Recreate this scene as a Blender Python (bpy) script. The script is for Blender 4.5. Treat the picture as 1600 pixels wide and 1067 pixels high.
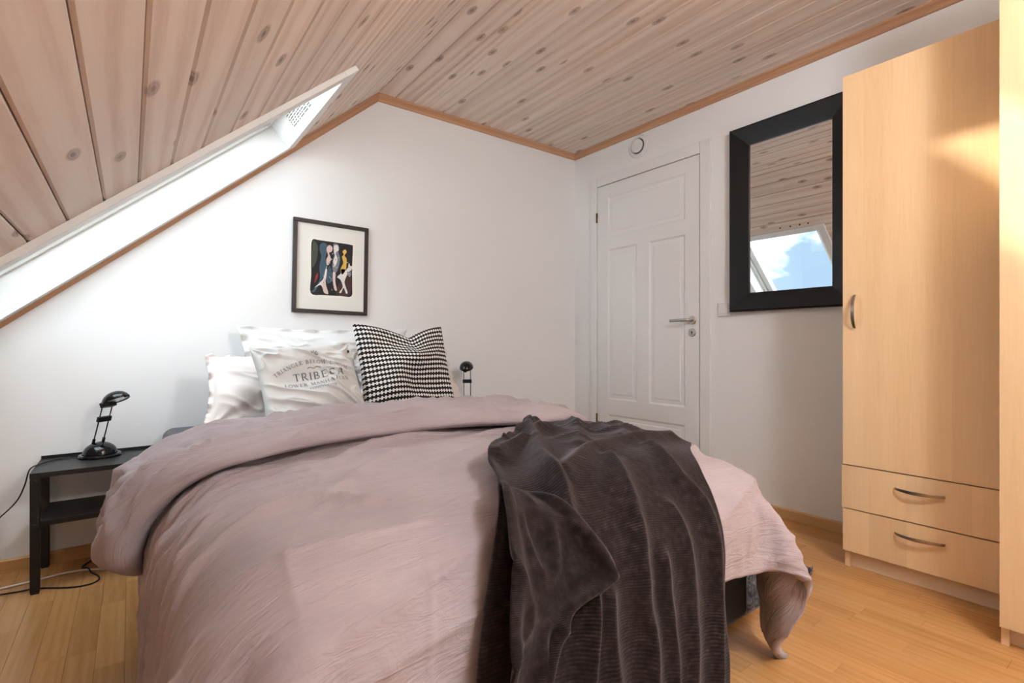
import bpy, math, random
import numpy as np
from mathutils import Matrix, Vector

# ------------------------------------------------------------------ camera, sky, sun, exposure
for o in list(bpy.data.objects):
    bpy.data.objects.remove(o)
scene = bpy.context.scene
COL = scene.collection
PI = math.pi
CAM_H = 0.908
F_PX = 792.0
cam_d = bpy.data.cameras.new('camera')
cam = bpy.data.objects.new('camera', cam_d)
COL.objects.link(cam)
cam_d.sensor_width = 36.0
cam_d.lens = F_PX / 1600 * 36.0
cam_d.shift_y = 4.5 / 1600
cam_d.clip_start = 0.02
YAW = math.atan2(0.6018, 0.7986)
cam.location = (0, 0, CAM_H)
cam.rotation_euler = (PI / 2, 0, -YAW)
scene.camera = cam

vs = scene.view_settings
vs.view_transform = 'Standard'
vs.look = 'None'
vs.gamma = 1.0
vs.use_curve_mapping = False
vs.exposure = 0.6

SKY_STRENGTH = 6.2
SUN_STRENGTH = 4.5
FILL_GLOW = 54.0       # radiance of the added fill globe
world = bpy.data.worlds.new('sky')
scene.world = world
world.use_nodes = True
wn = world.node_tree
wn.nodes.clear()
w_out = wn.nodes.new('ShaderNodeOutputWorld')
w_bg = wn.nodes.new('ShaderNodeBackground')
w_tc = wn.nodes.new('ShaderNodeTexCoord')
w_map = wn.nodes.new('ShaderNodeMapping')
w_map.inputs['Scale'].default_value = (1.0, 1.0, 1.8)
w_map.inputs['Location'].default_value = (6.85, 10.55, 0.0)
w_no = wn.nodes.new('ShaderNodeTexNoise')
w_no.inputs['Scale'].default_value = 1.7
w_no.inputs['Detail'].default_value = 6
w_no.inputs['Roughness'].default_value = 0.55
w_rp = wn.nodes.new('ShaderNodeValToRGB')
w_rp.color_ramp.elements[0].position = 0.42
w_rp.color_ramp.elements[0].color = (0.085, 0.112, 0.145, 1)
w_rp.color_ramp.elements[1].position = 0.54
w_rp.color_ramp.elements[1].color = (0.85, 0.90, 0.96, 1)
wn.links.new(w_tc.outputs['Generated'], w_map.inputs['Vector'])
wn.links.new(w_map.outputs[0], w_no.inputs['Vector'])
wn.links.new(w_no.outputs['Fac'], w_rp.inputs[0])
wn.links.new(w_rp.outputs[0], w_bg.inputs['Color'])
wn.links.new(w_bg.outputs[0], w_out.inputs['Surface'])
w_bg.inputs['Strength'].default_value = SKY_STRENGTH

sun_d = bpy.data.lights.new('sun', 'SUN')
sun_d.energy = SUN_STRENGTH
sun_d.angle = math.radians(1.4)
sun_d.color = (1.0, 0.90, 0.76)
sun = bpy.data.objects.new('sun', sun_d)
COL.objects.link(sun)
sun.location = (-3, 6, 4)
sun.rotation_euler = Vector((1.0, -1.082, -0.157)).to_track_quat('-Z', 'Y').to_euler()

# ------------------------------------------------------------------ room dimensions
D = 2.83            # back wall y
XR = 2.74           # right wall x
XL = -1.10          # knee wall x
YB = -1.75          # wall behind the camera
H = 2.36            # flat ceiling height
XC = 1.144          # crease between slope and flat ceiling
CT, ST = 0.757, 0.6534
def slope_z(x): return H + (x - XC) * ST / CT
def S(s, y, n=0.0):          # s metres down the slope from the crease, n metres into the room
    return (XC - CT * s + ST * n, y, H - ST * s - CT * n)
S_END = (XC - XL) / CT

# ------------------------------------------------------------------ helpers
def lin(r, g=None, b=None):
    if g is None: r, g, b = r
    f = lambda c: (c / 255 / 12.92) if c / 255 <= 0.04045 else ((c / 255 + 0.055) / 1.055) ** 2.4
    return (f(r), f(g), f(b), 1.0)

class MB:
    def __init__(s): s.v = []; s.f = []; s.m = []
    def add(s, v, f, m=0):
        o = len(s.v)
        s.v += [tuple(p) for p in v]
        s.f += [tuple(i + o for i in q) for q in f]
        s.m += [m] * len(f)
        return s
    def box(s, x0, x1, y0, y1, z0, z1, m=0):
        return s.add([(x0, y0, z0), (x1, y0, z0), (x1, y1, z0), (x0, y1, z0), (x0, y0, z1), (x1, y0, z1), (x1, y1, z1), (x0, y1, z1)],
                     [(0, 3, 2, 1), (4, 5, 6, 7), (0, 1, 5, 4), (1, 2, 6, 5), (2, 3, 7, 6), (3, 0, 4, 7)], m)
    def hexa(s, p, m=0):     # eight points, bottom four then top four
        return s.add(p, [(0, 3, 2, 1), (4, 5, 6, 7), (0, 1, 5, 4), (1, 2, 6, 5), (2, 3, 7, 6), (3, 0, 4, 7)], m)
    def prism(s, poly, a, b, put, m=0):   # polygon of (u, v), extruded from a to b; put(u, v, w) -> xyz
        n = len(poly)
        v = [put(u, w, a) for u, w in poly] + [put(u, w, b) for u, w in poly]
        f = [tuple(range(n))[::-1], tuple(range(n, 2 * n))] + [(i, (i + 1) % n, n + (i + 1) % n, n + i) for i in range(n)]
        return s.add(v, f, m)
    def tube(s, pts, r, n=8, m=0, cap=True):
        pts = [Vector(p) for p in pts]
        k = len(pts)
        rr = r if hasattr(r, '__len__') else [r] * k
        t0 = (pts[1] - pts[0]).normalized()
        up = Vector((0, 0, 1)) if abs(t0.z) < 0.9 else Vector((1, 0, 0))
        a = t0.cross(up).normalized()
        v = []
        for i, p in enumerate(pts):
            t = (pts[min(i + 1, k - 1)] - pts[max(i - 1, 0)]).normalized()
            a = (a - t * a.dot(t)).normalized()
            b = t.cross(a)
            for j in range(n):
                q = 2 * PI * j / n
                v.append(p + (a * math.cos(q) + b * math.sin(q)) * rr[i])
        f = [(i * n + j, i * n + (j + 1) % n, (i + 1) * n + (j + 1) % n, (i + 1) * n + j) for i in range(k - 1) for j in range(n)]
        if cap:
            f += [tuple(range(n))[::-1], tuple(range((k - 1) * n, k * n))]
        return s.add(v, f, m)
    def lathe(s, prof, n=24, M=None, m=0):   # profile of (radius, z)
        v = []
        for r, z in prof:
            for j in range(n):
                q = 2 * PI * j / n
                p = Vector((r * math.cos(q), r * math.sin(q), z))
                v.append(M @ p if M else p)
        k = len(prof)
        f = [(i * n + j, i * n + (j + 1) % n, (i + 1) * n + (j + 1) % n, (i + 1) * n + j) for i in range(k - 1) for j in range(n)]
        if prof[0][0] > 1e-6: f.append(tuple(range(n))[::-1])
        if prof[-1][0] > 1e-6: f.append(tuple(range((k - 1) * n, k * n)))
        return s.add(v, f, m)
    def mesh(s, name, mats, smooth=False):
        me = bpy.data.meshes.new(name)
        me.from_pydata([tuple(p) for p in s.v], [], s.f)
        for mt in (mats if isinstance(mats, (list, tuple)) else [mats]): me.materials.append(mt)
        if any(s.m):
            me.polygons.foreach_set('material_index', s.m)
        if smooth: me.polygons.foreach_set('use_smooth', [True] * len(me.polygons))
        me.validate(); me.update()
        return me
    def build(s, name, mats, parent=None, smooth=False, bev=0, world=True, seg=2):
        return obj(name, s.mesh(name, mats, smooth), parent, bev, world, seg)

def obj(name, me, parent=None, bev=0, world=True, seg=2):
    """links a mesh; world=True: its coordinates are world coordinates even under a parent"""
    o = bpy.data.objects.new(name, me)
    COL.objects.link(o)
    if parent is not None:
        o.parent = parent
        if world: o.matrix_parent_inverse = parent.matrix_basis.inverted()
    if bev:
        b = o.modifiers.new('bevel', 'BEVEL'); b.width = bev; b.segments = seg; b.limit_method = 'ANGLE'
        b.angle_limit = math.radians(40)
    return o

def auto_smooth(o, deg=35):
    me = o.data
    me.polygons.foreach_set('use_smooth', [True] * len(me.polygons))
    me.set_sharp_from_angle(angle=math.radians(deg))
    return o

def tag(o, label=None, cat=None, group=None, kind=None):
    if label: o['label'] = label
    if cat: o['category'] = cat
    if group: o['group'] = group
    if kind: o['kind'] = kind
    return o

def thing(name, label, cat, loc=(0, 0, 0), rz=0.0, group=None, kind=None):
    o = bpy.data.objects.new(name, None)
    o.empty_display_size = 0.05
    COL.objects.link(o)
    o.location = loc
    o.rotation_euler = (0, 0, rz)
    return tag(o, label, cat, group, kind)

def copy_tree(o, parent=None):
    c = o.copy(); COL.objects.link(c); c.parent = parent
    for ch in list(o.children): copy_tree(ch, c)
    return c

def grid_mesh(name, P, mats, uv=True, smooth=True):
    """P: array (n, m, 3)"""
    n, m = P.shape[:2]
    idx = np.arange(n * m).reshape(n, m)
    f = np.stack([idx[:-1, :-1], idx[1:, :-1], idx[1:, 1:], idx[:-1, 1:]], -1).reshape(-1, 4)
    me = bpy.data.meshes.new(name)
    me.from_pydata(P.reshape(-1, 3).tolist(), [], f.tolist())
    for mt in (mats if isinstance(mats, (list, tuple)) else [mats]): me.materials.append(mt)
    if smooth: me.polygons.foreach_set('use_smooth', [True] * len(me.polygons))
    if uv:
        lay = me.uv_layers.new(name='uv')
        U, V = np.meshgrid(np.linspace(0, 1, n), np.linspace(0, 1, m), indexing='ij')
        uvv = np.stack([U, V], -1).reshape(-1, 2)
        lay.data.foreach_set('uv', uvv[f.reshape(-1)].reshape(-1))
    me.update()
    return me

_perm = np.random.RandomState(7).permutation(512)
_grad = np.random.RandomState(8).uniform(0, 2 * PI, 512)
def noise2(x, y, seed=0):
    x = np.asarray(x, float) + seed * 17.13; y = np.asarray(y, float) + seed * 9.71
    xi = np.floor(x).astype(int); yi = np.floor(y).astype(int)
    xf = x - xi; yf = y - yi
    u = xf ** 3 * (xf * (xf * 6 - 15) + 10); v = yf ** 3 * (yf * (yf * 6 - 15) + 10)
    def g(ix, iy, dx, dy):
        a = _grad[_perm[(_perm[ix % 512] + iy) % 512]]
        return np.cos(a) * dx + np.sin(a) * dy
    a = g(xi, yi, xf, yf); b = g(xi + 1, yi, xf - 1, yf)
    c = g(xi, yi + 1, xf, yf - 1); d = g(xi + 1, yi + 1, xf - 1, yf - 1)
    return ((a + (b - a) * u) + ((c + (d - c) * u) - (a + (b - a) * u)) * v) * 1.5
def sstep(a, b, x):
    t = np.clip((np.asarray(x, float) - a) / (b - a), 0, 1)
    return t * t * (3 - 2 * t)

# ------------------------------------------------------------------ materials
class Mat:
    def __init__(s, name, base=(200, 200, 200), rough=0.5, metal=0.0, spec=0.5):
        s.m = bpy.data.materials.new(name); s.m.use_nodes = True
        s.nt = s.m.node_tree
        s.b = s.nt.nodes['Principled BSDF']
        s.b.inputs['Base Color'].default_value = lin(base)
        s.b.inputs['Roughness'].default_value = rough
        s.b.inputs['Metallic'].default_value = metal
        s.b.inputs['Specular IOR Level'].default_value = spec
    def n(s, t, **kw):
        x = s.nt.nodes.new('ShaderNode' + t)
        for k, v in kw.items():
            if k in x.inputs.keys(): x.inputs[k].default_value = v
            else: setattr(x, k, v)
        return x
    def l(s, a, b): s.nt.links.new(a, b); return s
    def math(s, op, a, b=None, c=None):
        x = s.n('Math', operation=op)
        for i, q in enumerate((a, b, c)):
            if q is None: continue
            if isinstance(q, (int, float)): x.inputs[i].default_value = q
            else: s.l(q, x.inputs[i])
        return x.outputs[0]
    def mix(s, fac, a, b, blend='MIX'):
        x = s.n('Mix', data_type='RGBA', blend_type=blend)
        for i, q in ((0, fac), (6, a), (7, b)):
            if isinstance(q, (int, float)): x.inputs[i].default_value = q
            elif isinstance(q, tuple): x.inputs[i].default_value = q
            else: s.l(q, x.inputs[i])
        return x.outputs[2]
    def coords(s, scale=(1, 1, 1), rand=True, kind='Object', rot=(0, 0, 0)):
        tc = s.n('TexCoord')
        v = tc.outputs[kind]
        if rand:
            oi = s.n('ObjectInfo')
            cx = s.n('CombineXYZ')
            s.l(s.math('MULTIPLY', oi.outputs['Random'], 37.0), cx.inputs[0])
            s.l(s.math('MULTIPLY', oi.outputs['Random'], 91.0), cx.inputs[1])
            s.l(s.math('MULTIPLY', oi.outputs['Random'], 53.0), cx.inputs[2])
            ad = s.n('VectorMath', operation='ADD')
            s.l(v, ad.inputs[0]).l(cx.outputs[0], ad.inputs[1])
            v = ad.outputs[0]
        mp = s.n('Mapping')
        mp.inputs['Scale'].default_value = scale
        mp.inputs['Rotation'].default_value = rot
        s.l(v, mp.inputs['Vector'])
        return mp.outputs[0]
    def ramp(s, fac, stops):
        r = s.n('ValToRGB')
        e = r.color_ramp.elements
        while len(e) < len(stops): e.new(0.5)
        for q, (p, c) in zip(e, stops): q.position = p; q.color = c
        s.l(fac, r.inputs[0])
        return r.outputs[0]
    def noise(s, vec, scale=5.0, detail=3.0, rough=0.5, dist=0.0):
        x = s.n('TexNoise', Scale=scale, Detail=detail, Roughness=rough, Distortion=dist)
        s.l(vec, x.inputs['Vector'])
        return x.outputs['Fac']
    def bump(s, h, strength=0.3, dist=0.002):
        x = s.n('Bump', Strength=strength, Distance=dist)
        s.l(h, x.inputs['Height'])
        s.l(x.outputs[0], s.b.inputs['Normal'])
        return s
    def color(s, c): s.l(c, s.b.inputs['Base Color']); return s

def wood(name, light, mid, dark, rough=0.5, along=1, knots=0.0, vary=0.12, ring=1.0, spec=0.4, knot_col=(96, 66, 48), ringscale=9.0, bump=0.25):
    """grain runs along local axis `along` (0 x, 1 y, 2 z)"""
    w = Mat(name, mid, rough, 0, spec)
    across = [1.0, 1.0, 1.0]; across[along] = 0.055
    v = w.coords(tuple(across))
    warp = w.noise(v, 6.0, 2.0, 0.5)
    wv = w.n('TexWave', wave_type='BANDS', bands_direction='X' if along != 0 else 'Y', Scale=ringscale, Distortion=7.0, Detail=2.0)
    wv.inputs['Detail Scale'].default_value = 1.6
    w.l(v, wv.inputs['Vector'])
    fine = w.noise(v, 130.0, 3.0, 0.6)
    fac = w.math('ADD', w.math('MULTIPLY', wv.outputs['Fac'], 0.16 * ring), w.math('MULTIPLY', fine, 0.40))
    fac = w.math('ADD', fac, w.math('MULTIPLY', warp, 0.55))
    c = w.ramp(fac, [(0.25, lin(light)), (0.55, lin(mid)), (0.92, lin(dark))])
    if knots:
        ks = [1.0, 1.0, 0.0]; ks[along] = 0.42
        kv = w.coords(tuple(ks))
        # break the board up a little so knots are not perfect ovals
        vo = w.n('TexVoronoi', voronoi_dimensions='2D', Scale=knots, Randomness=1.0)
        w.l(kv, vo.inputs['Vector'])
        k1 = w.ramp(vo.outputs['Distance'], [(0.025, (0.95, 0.95, 0.95, 1)), (0.045, (0.5, 0.5, 0.5, 1)), (0.062, (0.72, 0.72, 0.72, 1)), (0.10, (0, 0, 0, 1))])
        g = w.math('MULTIPLY', k1, w.math('ADD', 0.35, fine))
        c = w.mix(g, c, lin(knot_col))
        ks2 = [1.0, 1.0, 0.0]; ks2[along] = 0.2
        blot = w.noise(w.coords(tuple(ks2)), 5.0, 2.0, 0.5)
        bl = w.ramp(blot, [(0.56, (0, 0, 0, 1)), (0.75, (0.35, 0.35, 0.35, 1))])
        c = w.mix(bl, c, lin(min(255, mid[0] - 8), mid[1] - 26, mid[2] - 44))
    oi = w.n('ObjectInfo')
    val = w.math('ADD', 1.0 - vary / 2, w.math('MULTIPLY', oi.outputs['Random'], vary))
    hs = w.n('HueSaturation')
    w.l(val, hs.inputs['Value']); w.l(c, hs.inputs['Color'])
    w.color(hs.outputs[0])
    if bump: w.bump(fac, bump, 0.0008)
    return w.m

def paint(name, col, rough=0.55, bump=0.05, spec=0.4, scale=260.0):
    w = Mat(name, col, rough, 0, spec)
    if bump:
        w.bump(w.noise(w.coords(rand=False), scale, 2.0, 0.5), bump, 0.001)
    return w.m

def fabric(name, col, col2, rough=0.9, sheen=0.15, weave=900.0, bump=0.25, mott=5.0):
    w = Mat(name, col, rough, 0, 0.2)
    v = w.coords(rand=False)
    f1 = w.noise(v, mott, 3.0, 0.6)
    v2 = w.coords((1, 0.15, 1), rand=False); v3 = w.coords((0.15, 1, 1), rand=False)
    t = w.math('ADD', w.noise(v2, weave, 1.0, 0.5), w.noise(v3, weave, 1.0, 0.5))
    w.color(w.ramp(w.math('ADD', w.math('MULTIPLY', f1, 0.6), w.math('MULTIPLY', t, 0.2)), [(0.3, lin(col)), (0.7, lin(col2))]))
    w.bump(t, bump, 0.0006)
    w.b.inputs['Sheen Weight'].default_value = sheen
    return w.m

M = {}
M['wall'] = paint('wall_paint', (243, 243, 243), 0.6, 0.06)
M['white'] = paint('white_gloss_paint', (238, 238, 238), 0.32, 0.0)
M['window_white'] = paint('window_white_paint', (240, 240, 238), 0.35, 0.0)
M['pine'] = wood('whitewashed_pine', (245, 233, 223), (240, 223, 211), (216, 191, 175), 0.55, 1, knots=5.6, vary=0.12, ring=1.7, knot_col=(140, 108, 90), ringscale=5.0)
M['backing'] = paint('dark_backing', (58, 42, 34), 0.9, 0)
M['trim'] = wood('orange_pine', (212, 168, 134), (196, 148, 113), (162, 114, 82), 0.45, 1, vary=0.1, ring=1.0, ringscale=14)
M['trim_x'] = wood('orange_pine_cross', (212, 168, 134), (196, 148, 113), (162, 114, 82), 0.45, 0, vary=0.1, ring=1.0, ringscale=14)
M['oak'] = wood('oak_floor', (214, 166, 110), (199, 146, 90), (170, 116, 66), 0.22, 1, vary=0.16, ring=0.7, spec=0.5, ringscale=11, bump=0.1)
M['oak_x'] = wood('oak_skirting_cross', (214, 172, 116), (200, 152, 96), (170, 122, 72), 0.4, 0, vary=0.05, ring=0.7)
M['oak_y'] = wood('oak_skirting', (228, 194, 148), (216, 178, 128), (190, 148, 98), 0.4, 1, vary=0.05, ring=0.7)
M['birch'] = wood('birch_veneer', (243, 212, 170), (236, 200, 154), (220, 178, 128), 0.46, 2, vary=0.13, ring=0.45, spec=0.4, ringscale=5, bump=0.05)
M['birch_h'] = wood('birch_veneer_flat', (243, 212, 170), (236, 200, 154), (220, 178, 128), 0.46, 1, vary=0.07, ring=0.45, spec=0.4, ringscale=5, bump=0.05)
M['birch_pale'] = wood('birch_plinth', (244, 222, 194), (236, 212, 182), (224, 194, 160), 0.4, 1, vary=0.03, ring=0.3, bump=0.05)
M['black_metal'] = paint('black_powder_coat', (27, 27, 28), 0.42, 0.05)
M['black_gloss'] = Mat('black_gloss_plastic', (14, 14, 15), 0.12).m
M['black_frame'] = paint('black_lacquer', (24, 25, 27), 0.32, 0.02)
M['brown_frame'] = wood('dark_brown_frame', (52, 38, 34), (42, 30, 27), (30, 20, 18), 0.4, 2, ring=0.5)
M['steel'] = Mat('brushed_steel', (196, 194, 190), 0.28, 1.0).m
M['nickel'] = Mat('brushed_nickel', (176, 164, 150), 0.32, 1.0).m
M['brass'] = Mat('aged_brass', (120, 92, 56), 0.4, 1.0).m
M['mirror'] = Mat('mirror_silver', (232, 236, 238), 0.0, 1.0).m
M['paper'] = paint('mount_card', (236, 233, 226), 0.8, 0)
M['cable_white'] = paint('white_cable', (242, 236, 226), 0.5, 0)
M['cable_black'] = paint('black_cable', (22, 20, 20), 0.5, 0)
M['plastic_white'] = paint('white_plastic', (236, 236, 236), 0.35, 0)
M['dark'] = paint('dark_gap', (40, 40, 42), 0.8, 0)
M['black_fabric'] = fabric('black_bed_fabric', (26, 26, 30), (38, 38, 42))
M['sheet'] = fabric('dark_grey_sheet', (70, 68, 76), (90, 88, 96))
def linen(name, col, col2):
    w = Mat(name, col, 0.88, 0, 0.2)
    tc = w.n('TexCoord')
    def uvn(sc, rot, scale, dist):
        mp = w.n('Mapping'); mp.inputs['Scale'].default_value = sc; mp.inputs['Rotation'].default_value = (0, 0, rot)
        w.l(tc.outputs['UV'], mp.inputs['Vector'])
        return w.noise(mp.outputs[0], scale, 3.0, 0.55, dist)
    r1 = w.math('ABSOLUTE', w.math('SUBTRACT', uvn((6.0, 30.0, 1), 0.16, 1.0, 1.6), 0.5))
    r2 = w.math('ABSOLUTE', w.math('SUBTRACT', uvn((18.0, 64.0, 1), -0.25, 1.0, 1.6), 0.5))
    r3 = w.math('ABSOLUTE', w.math('SUBTRACT', uvn((30.0, 18.0, 1), 0.8, 1.0, 1.4), 0.5))
    ln = w.math('ADD', w.math('ADD', w.ramp(r1, [(0.0, (1, 1, 1, 1)), (0.10, (0, 0, 0, 1))]), w.math('MULTIPLY', w.ramp(r2, [(0.0, (1, 1, 1, 1)), (0.12, (0, 0, 0, 1))]), 0.5)), w.math('MULTIPLY', w.ramp(r3, [(0.0, (1, 1, 1, 1)), (0.08, (0, 0, 0, 1))]), 0.25))
    we = w.noise(w.coords(rand=False), 900.0, 1.0, 0.5)
    hgt = w.math('ADD', w.math('MULTIPLY', ln, 0.8), w.math('MULTIPLY', we, 0.12))
    w.color(w.ramp(w.noise(w.coords(rand=False), 4.0, 3.0, 0.6), [(0.3, lin(col)), (0.7, lin(col2))]))
    w.bump(hgt, 0.38, 0.004)
    w.b.inputs['Sheen Weight'].default_value = 0.15
    return w.m
M['duvet'] = linen('mauve_linen', (171, 157, 161), (185, 172, 175))
M['white_cotton'] = fabric('white_cotton', (228, 228, 229), (236, 236, 237), 0.85, 0.1, 900.0, 0.15)
M['beige_cotton'] = fabric('pale_beige_cotton', (216, 207, 203), (226, 218, 213), 0.85, 0.1, 900.0, 0.15)
M['canvas'] = fabric('grey_canvas', (204, 203, 201), (220, 219, 216), 0.9, 0.1, 600.0, 0.35)
M['ink'] = paint('grey_ink', (104, 104, 108), 0.9, 0)
M['glass'] = None
g = Mat('window_glass', (255, 255, 255), 0.0)
gt = g.n('BsdfTransparent'); gt.inputs[0].default_value = (0.93, 0.96, 0.96, 1)
gg = g.n('BsdfGlossy'); gg.inputs['Roughness'].default_value = 0.0
gm = g.n('MixShader'); gm.inputs[0].default_value = 0.06
g.l(gt.outputs[0], gm.inputs[1]).l(gg.outputs[0], gm.inputs[2])
g.l(gm.outputs[0], g.nt.nodes['Material Output'].inputs['Surface'])
M['glass'] = g.m
e = Mat('fill_opal', (255, 250, 240), 0.5)  # glowing surface of the added fill globe
e.b.inputs['Emission Color'].default_value = (0.88, 0.95, 1.0, 1)
e.b.inputs['Emission Strength'].default_value = FILL_GLOW
M['opal'] = e.m
#--MATERIALS-END--

# ------------------------------------------------------------------ room shell
def gable(x0, x1, top=0.1):
    pts = [(x0, 0)]
    pts += [(x1, 0), (x1, H + top)]
    pts += [(XC, H + top), (x0, slope_z(x0) + top)]
    return pts
b = MB().prism(gable(XL - 0.12, XR + 0.12), D, D + 0.12, lambda u, w, t: (u, t, w))
tag(b.build('wall_back', M['wall']), 'white painted gable wall behind the bed head', 'wall', kind='structure')
b = MB().prism(gable(XL - 0.12, XR + 0.12), YB - 0.12, YB, lambda u, w, t: (u, t, w))
tag(b.build('wall_rear', M['wall']), 'white painted wall behind the camera', 'wall', kind='structure')
b = MB().box(XR, XR + 0.12, YB, D, 0, H + 0.1)
tag(b.build('wall_right', M['wall']), 'white painted wall with the panelled door', 'wall', kind='structure')
b = MB().box(XL - 0.12, XL, YB, D, 0, slope_z(XL) + 0.08)
tag(b.build('wall_left', M['wall']), 'low white knee wall under the sloping ceiling', 'wall', kind='structure')

# ceilings: dark backing slab with boards under it, all boards run along y
W_SKY = [(0.675, 2.105, 1.93, 2.745)]     # skylight opening (s0, s1, y0, y1)
T_B = 0.016
b = MB().box(XC - 0.02, XR, YB, D, H + T_B + 0.004, H + 0.12)
ceil = tag(b.build('ceiling', M['backing']), 'flat part of the whitewashed pine board ceiling', 'ceiling', kind='structure')
b = MB()
def slab(s0, s1, y0, y1, n0=-T_B - 0.004, n1=-0.10):
    b.hexa([S(s0, y0, n0), S(s1, y0, n0), S(s1, y1, n0), S(s0, y1, n0), S(s0, y0, n1), S(s1, y0, n1), S(s1, y1, n1), S(s0, y1, n1)])
s0, s1 = W_SKY[0][:2]
h_ = 0.0302      # the reveal linings sit in the cut-outs of the slab
slab(-0.02, s0 - h_, YB, D); slab(s1 + h_, S_END + 0.05, YB, D)
slab(s0 - h_, s1 + h_, YB, W_SKY[0][2] - h_); slab(s0 - h_, s1 + h_, W_SKY[0][3] + h_, D)
ceil_s = tag(b.build('ceiling_slope', M['backing']), 'sloping whitewashed pine board ceiling with the skylight', 'ceiling', kind='structure')

def board_mesh(length, w):
    c = 0.0045; h = w / 2 - 0.0012
    prof = [(-h, -T_B), (-h, -c * 1.2), (-h + c, 0), (h - c, 0), (h, -c * 1.2), (h, -T_B)]
    return MB().prism(prof, -length / 2, length / 2, lambda u, z, t: (u, t, z)).mesh('plank', M['pine'])
_bm = {}
def board(parent, length, w, mat4):
    key = (round(length, 4), round(w, 4))
    if key not in _bm: _bm[key] = board_mesh(length, w)
    o = bpy.data.objects.new('plank', _bm[key]); COL.objects.link(o)
    o.parent = parent
    o.matrix_basis = mat4
    return o
nb = 15
wf = (XR - XC) / nb
for i in range(nb):
    x = XC + (i + 0.5) * wf
    m = Matrix(((-1, 0, 0, x), (0, 1, 0, (YB + D) / 2), (0, 0, -1, H), (0, 0, 0, 1)))
    board(ceil, D - YB, wf, m)
nb = 28
ws = S_END / nb
SR = Matrix(((-CT, 0, ST, 0), (0, 1, 0, 0), (-ST, 0, -CT, 0), (0, 0, 0, 1)))
for i in range(nb):
    sm = (i + 0.5) * ws
    runs = [(YB, D)]
    if s0 - 0.02 < sm + ws / 2 and sm - ws / 2 < s1 + 0.02:
        runs = [(YB, W_SKY[0][2] - 0.03), (W_SKY[0][3] + 0.03, D)]
        if sm - ws / 2 < s0 - 0.045 or sm + ws / 2 > s1 + 0.045: runs = [(YB, D)]
    for y0, y1 in runs:
        p = S(sm, (y0 + y1) / 2)
        board(ceil_s, y1 - y0, ws, Matrix.Translation(p) @ SR)

# floor: oak strips
floor = tag(MB().box(XL, XR, YB, D, -0.08, -0.010).build('floor', M['backing']), 'warm oak strip parquet floor', 'floor', kind='structure')
rng = random.Random(5)
SW = 0.068
def proj(x, y, z):
    f = x * 0.6018 + y * 0.7986
    r = x * 0.7986 - y * 0.6018
    if f < 0.05: return None
    return 800 + F_PX * r / f, 538 - F_PX * (z - CAM_H) / f
_sm = {}
rest = MB()
nrow = int(math.ceil((XR - XL) / SW))
n_single = 0
for i in range(nrow):
    x0 = XL + i * SW
    x1 = min(x0 + SW, XR)
    y = YB - rng.uniform(0, 0.4)
    while y < D:
        L = rng.choice((0.36, 0.44, 0.52, 0.60))
        a, c = max(y, YB), min(y + L, D)
        y += L
        if c - a < 0.02: continue
        xm, ym = (x0 + x1) / 2, (a + c) / 2
        vis = False
        for yy in (a, ym, c):
            p = proj(xm, yy, 0)
            if p and -60 < p[0] < 1660 and p[1] < 1130: vis = True
        if 0.12 < xm < 1.3 and ym > 0.6: vis = False
        if vis and n_single < 300:
            n_single += 1
            key = (round(c - a, 3), round(x1 - x0, 3))
            if key not in _sm:
                hx, hy, g_ = (x1 - x0) / 2 - 0.0002, (c - a) / 2 - 0.0002, 0.0007
                _sm[key] = MB().hexa([(-hx, -hy, -0.01), (hx, -hy, -0.01), (hx, hy, -0.01), (-hx, hy, -0.01), (-hx, -hy, -g_), (hx, -hy, -g_), (hx, hy, -g_), (-hx, hy, -g_)]) \
                    .hexa([(-hx, -hy, -g_), (hx, -hy, -g_), (hx, hy, -g_), (-hx, hy, -g_), (-hx + g_, -hy + g_, 0), (hx - g_, -hy + g_, 0), (hx - g_, hy - g_, 0), (-hx + g_, hy - g_, 0)]) \
                    .mesh('floor_strip', M['oak'])
            o = bpy.data.objects.new('floor_strip', _sm[key]); COL.objects.link(o)
            o.parent = floor
            o.location = (xm, ym, 0)
        else:
            rest.box(x0 + 0.0004, x1 - 0.0004, a + 0.0004, c - 0.0004, -0.01, 0)
tag(rest.build('floor_strips_out_of_view', M['oak'], floor), kind='stuff')

# skirting boards
def skirt_prof(h=0.052, t=0.014): return [(0, 0), (t, 0), (t, h - 0.006), (t - 0.006, h), (0, h)]
b = MB().prism(skirt_prof(), XL, XR, lambda u, w, t: (t, D - u, w))
tag(b.build('baseboard_back', M['oak_x']), 'oak skirting board along the gable wall', 'baseboard', kind='structure')
b = MB().prism(skirt_prof(), YB, 1.682, lambda u, w, t: (XR - u, t, w))
tag(b.build('baseboard_right', M['oak_y']), 'oak skirting board along the door wall', 'baseboard', kind='structure')
b = MB().prism(skirt_prof(), YB, D, lambda u, w, t: (XL + u, t, w))
tag(b.build('baseboard_left', M['oak_y']), 'oak skirting board along the knee wall', 'baseboard', kind='structure')

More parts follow.
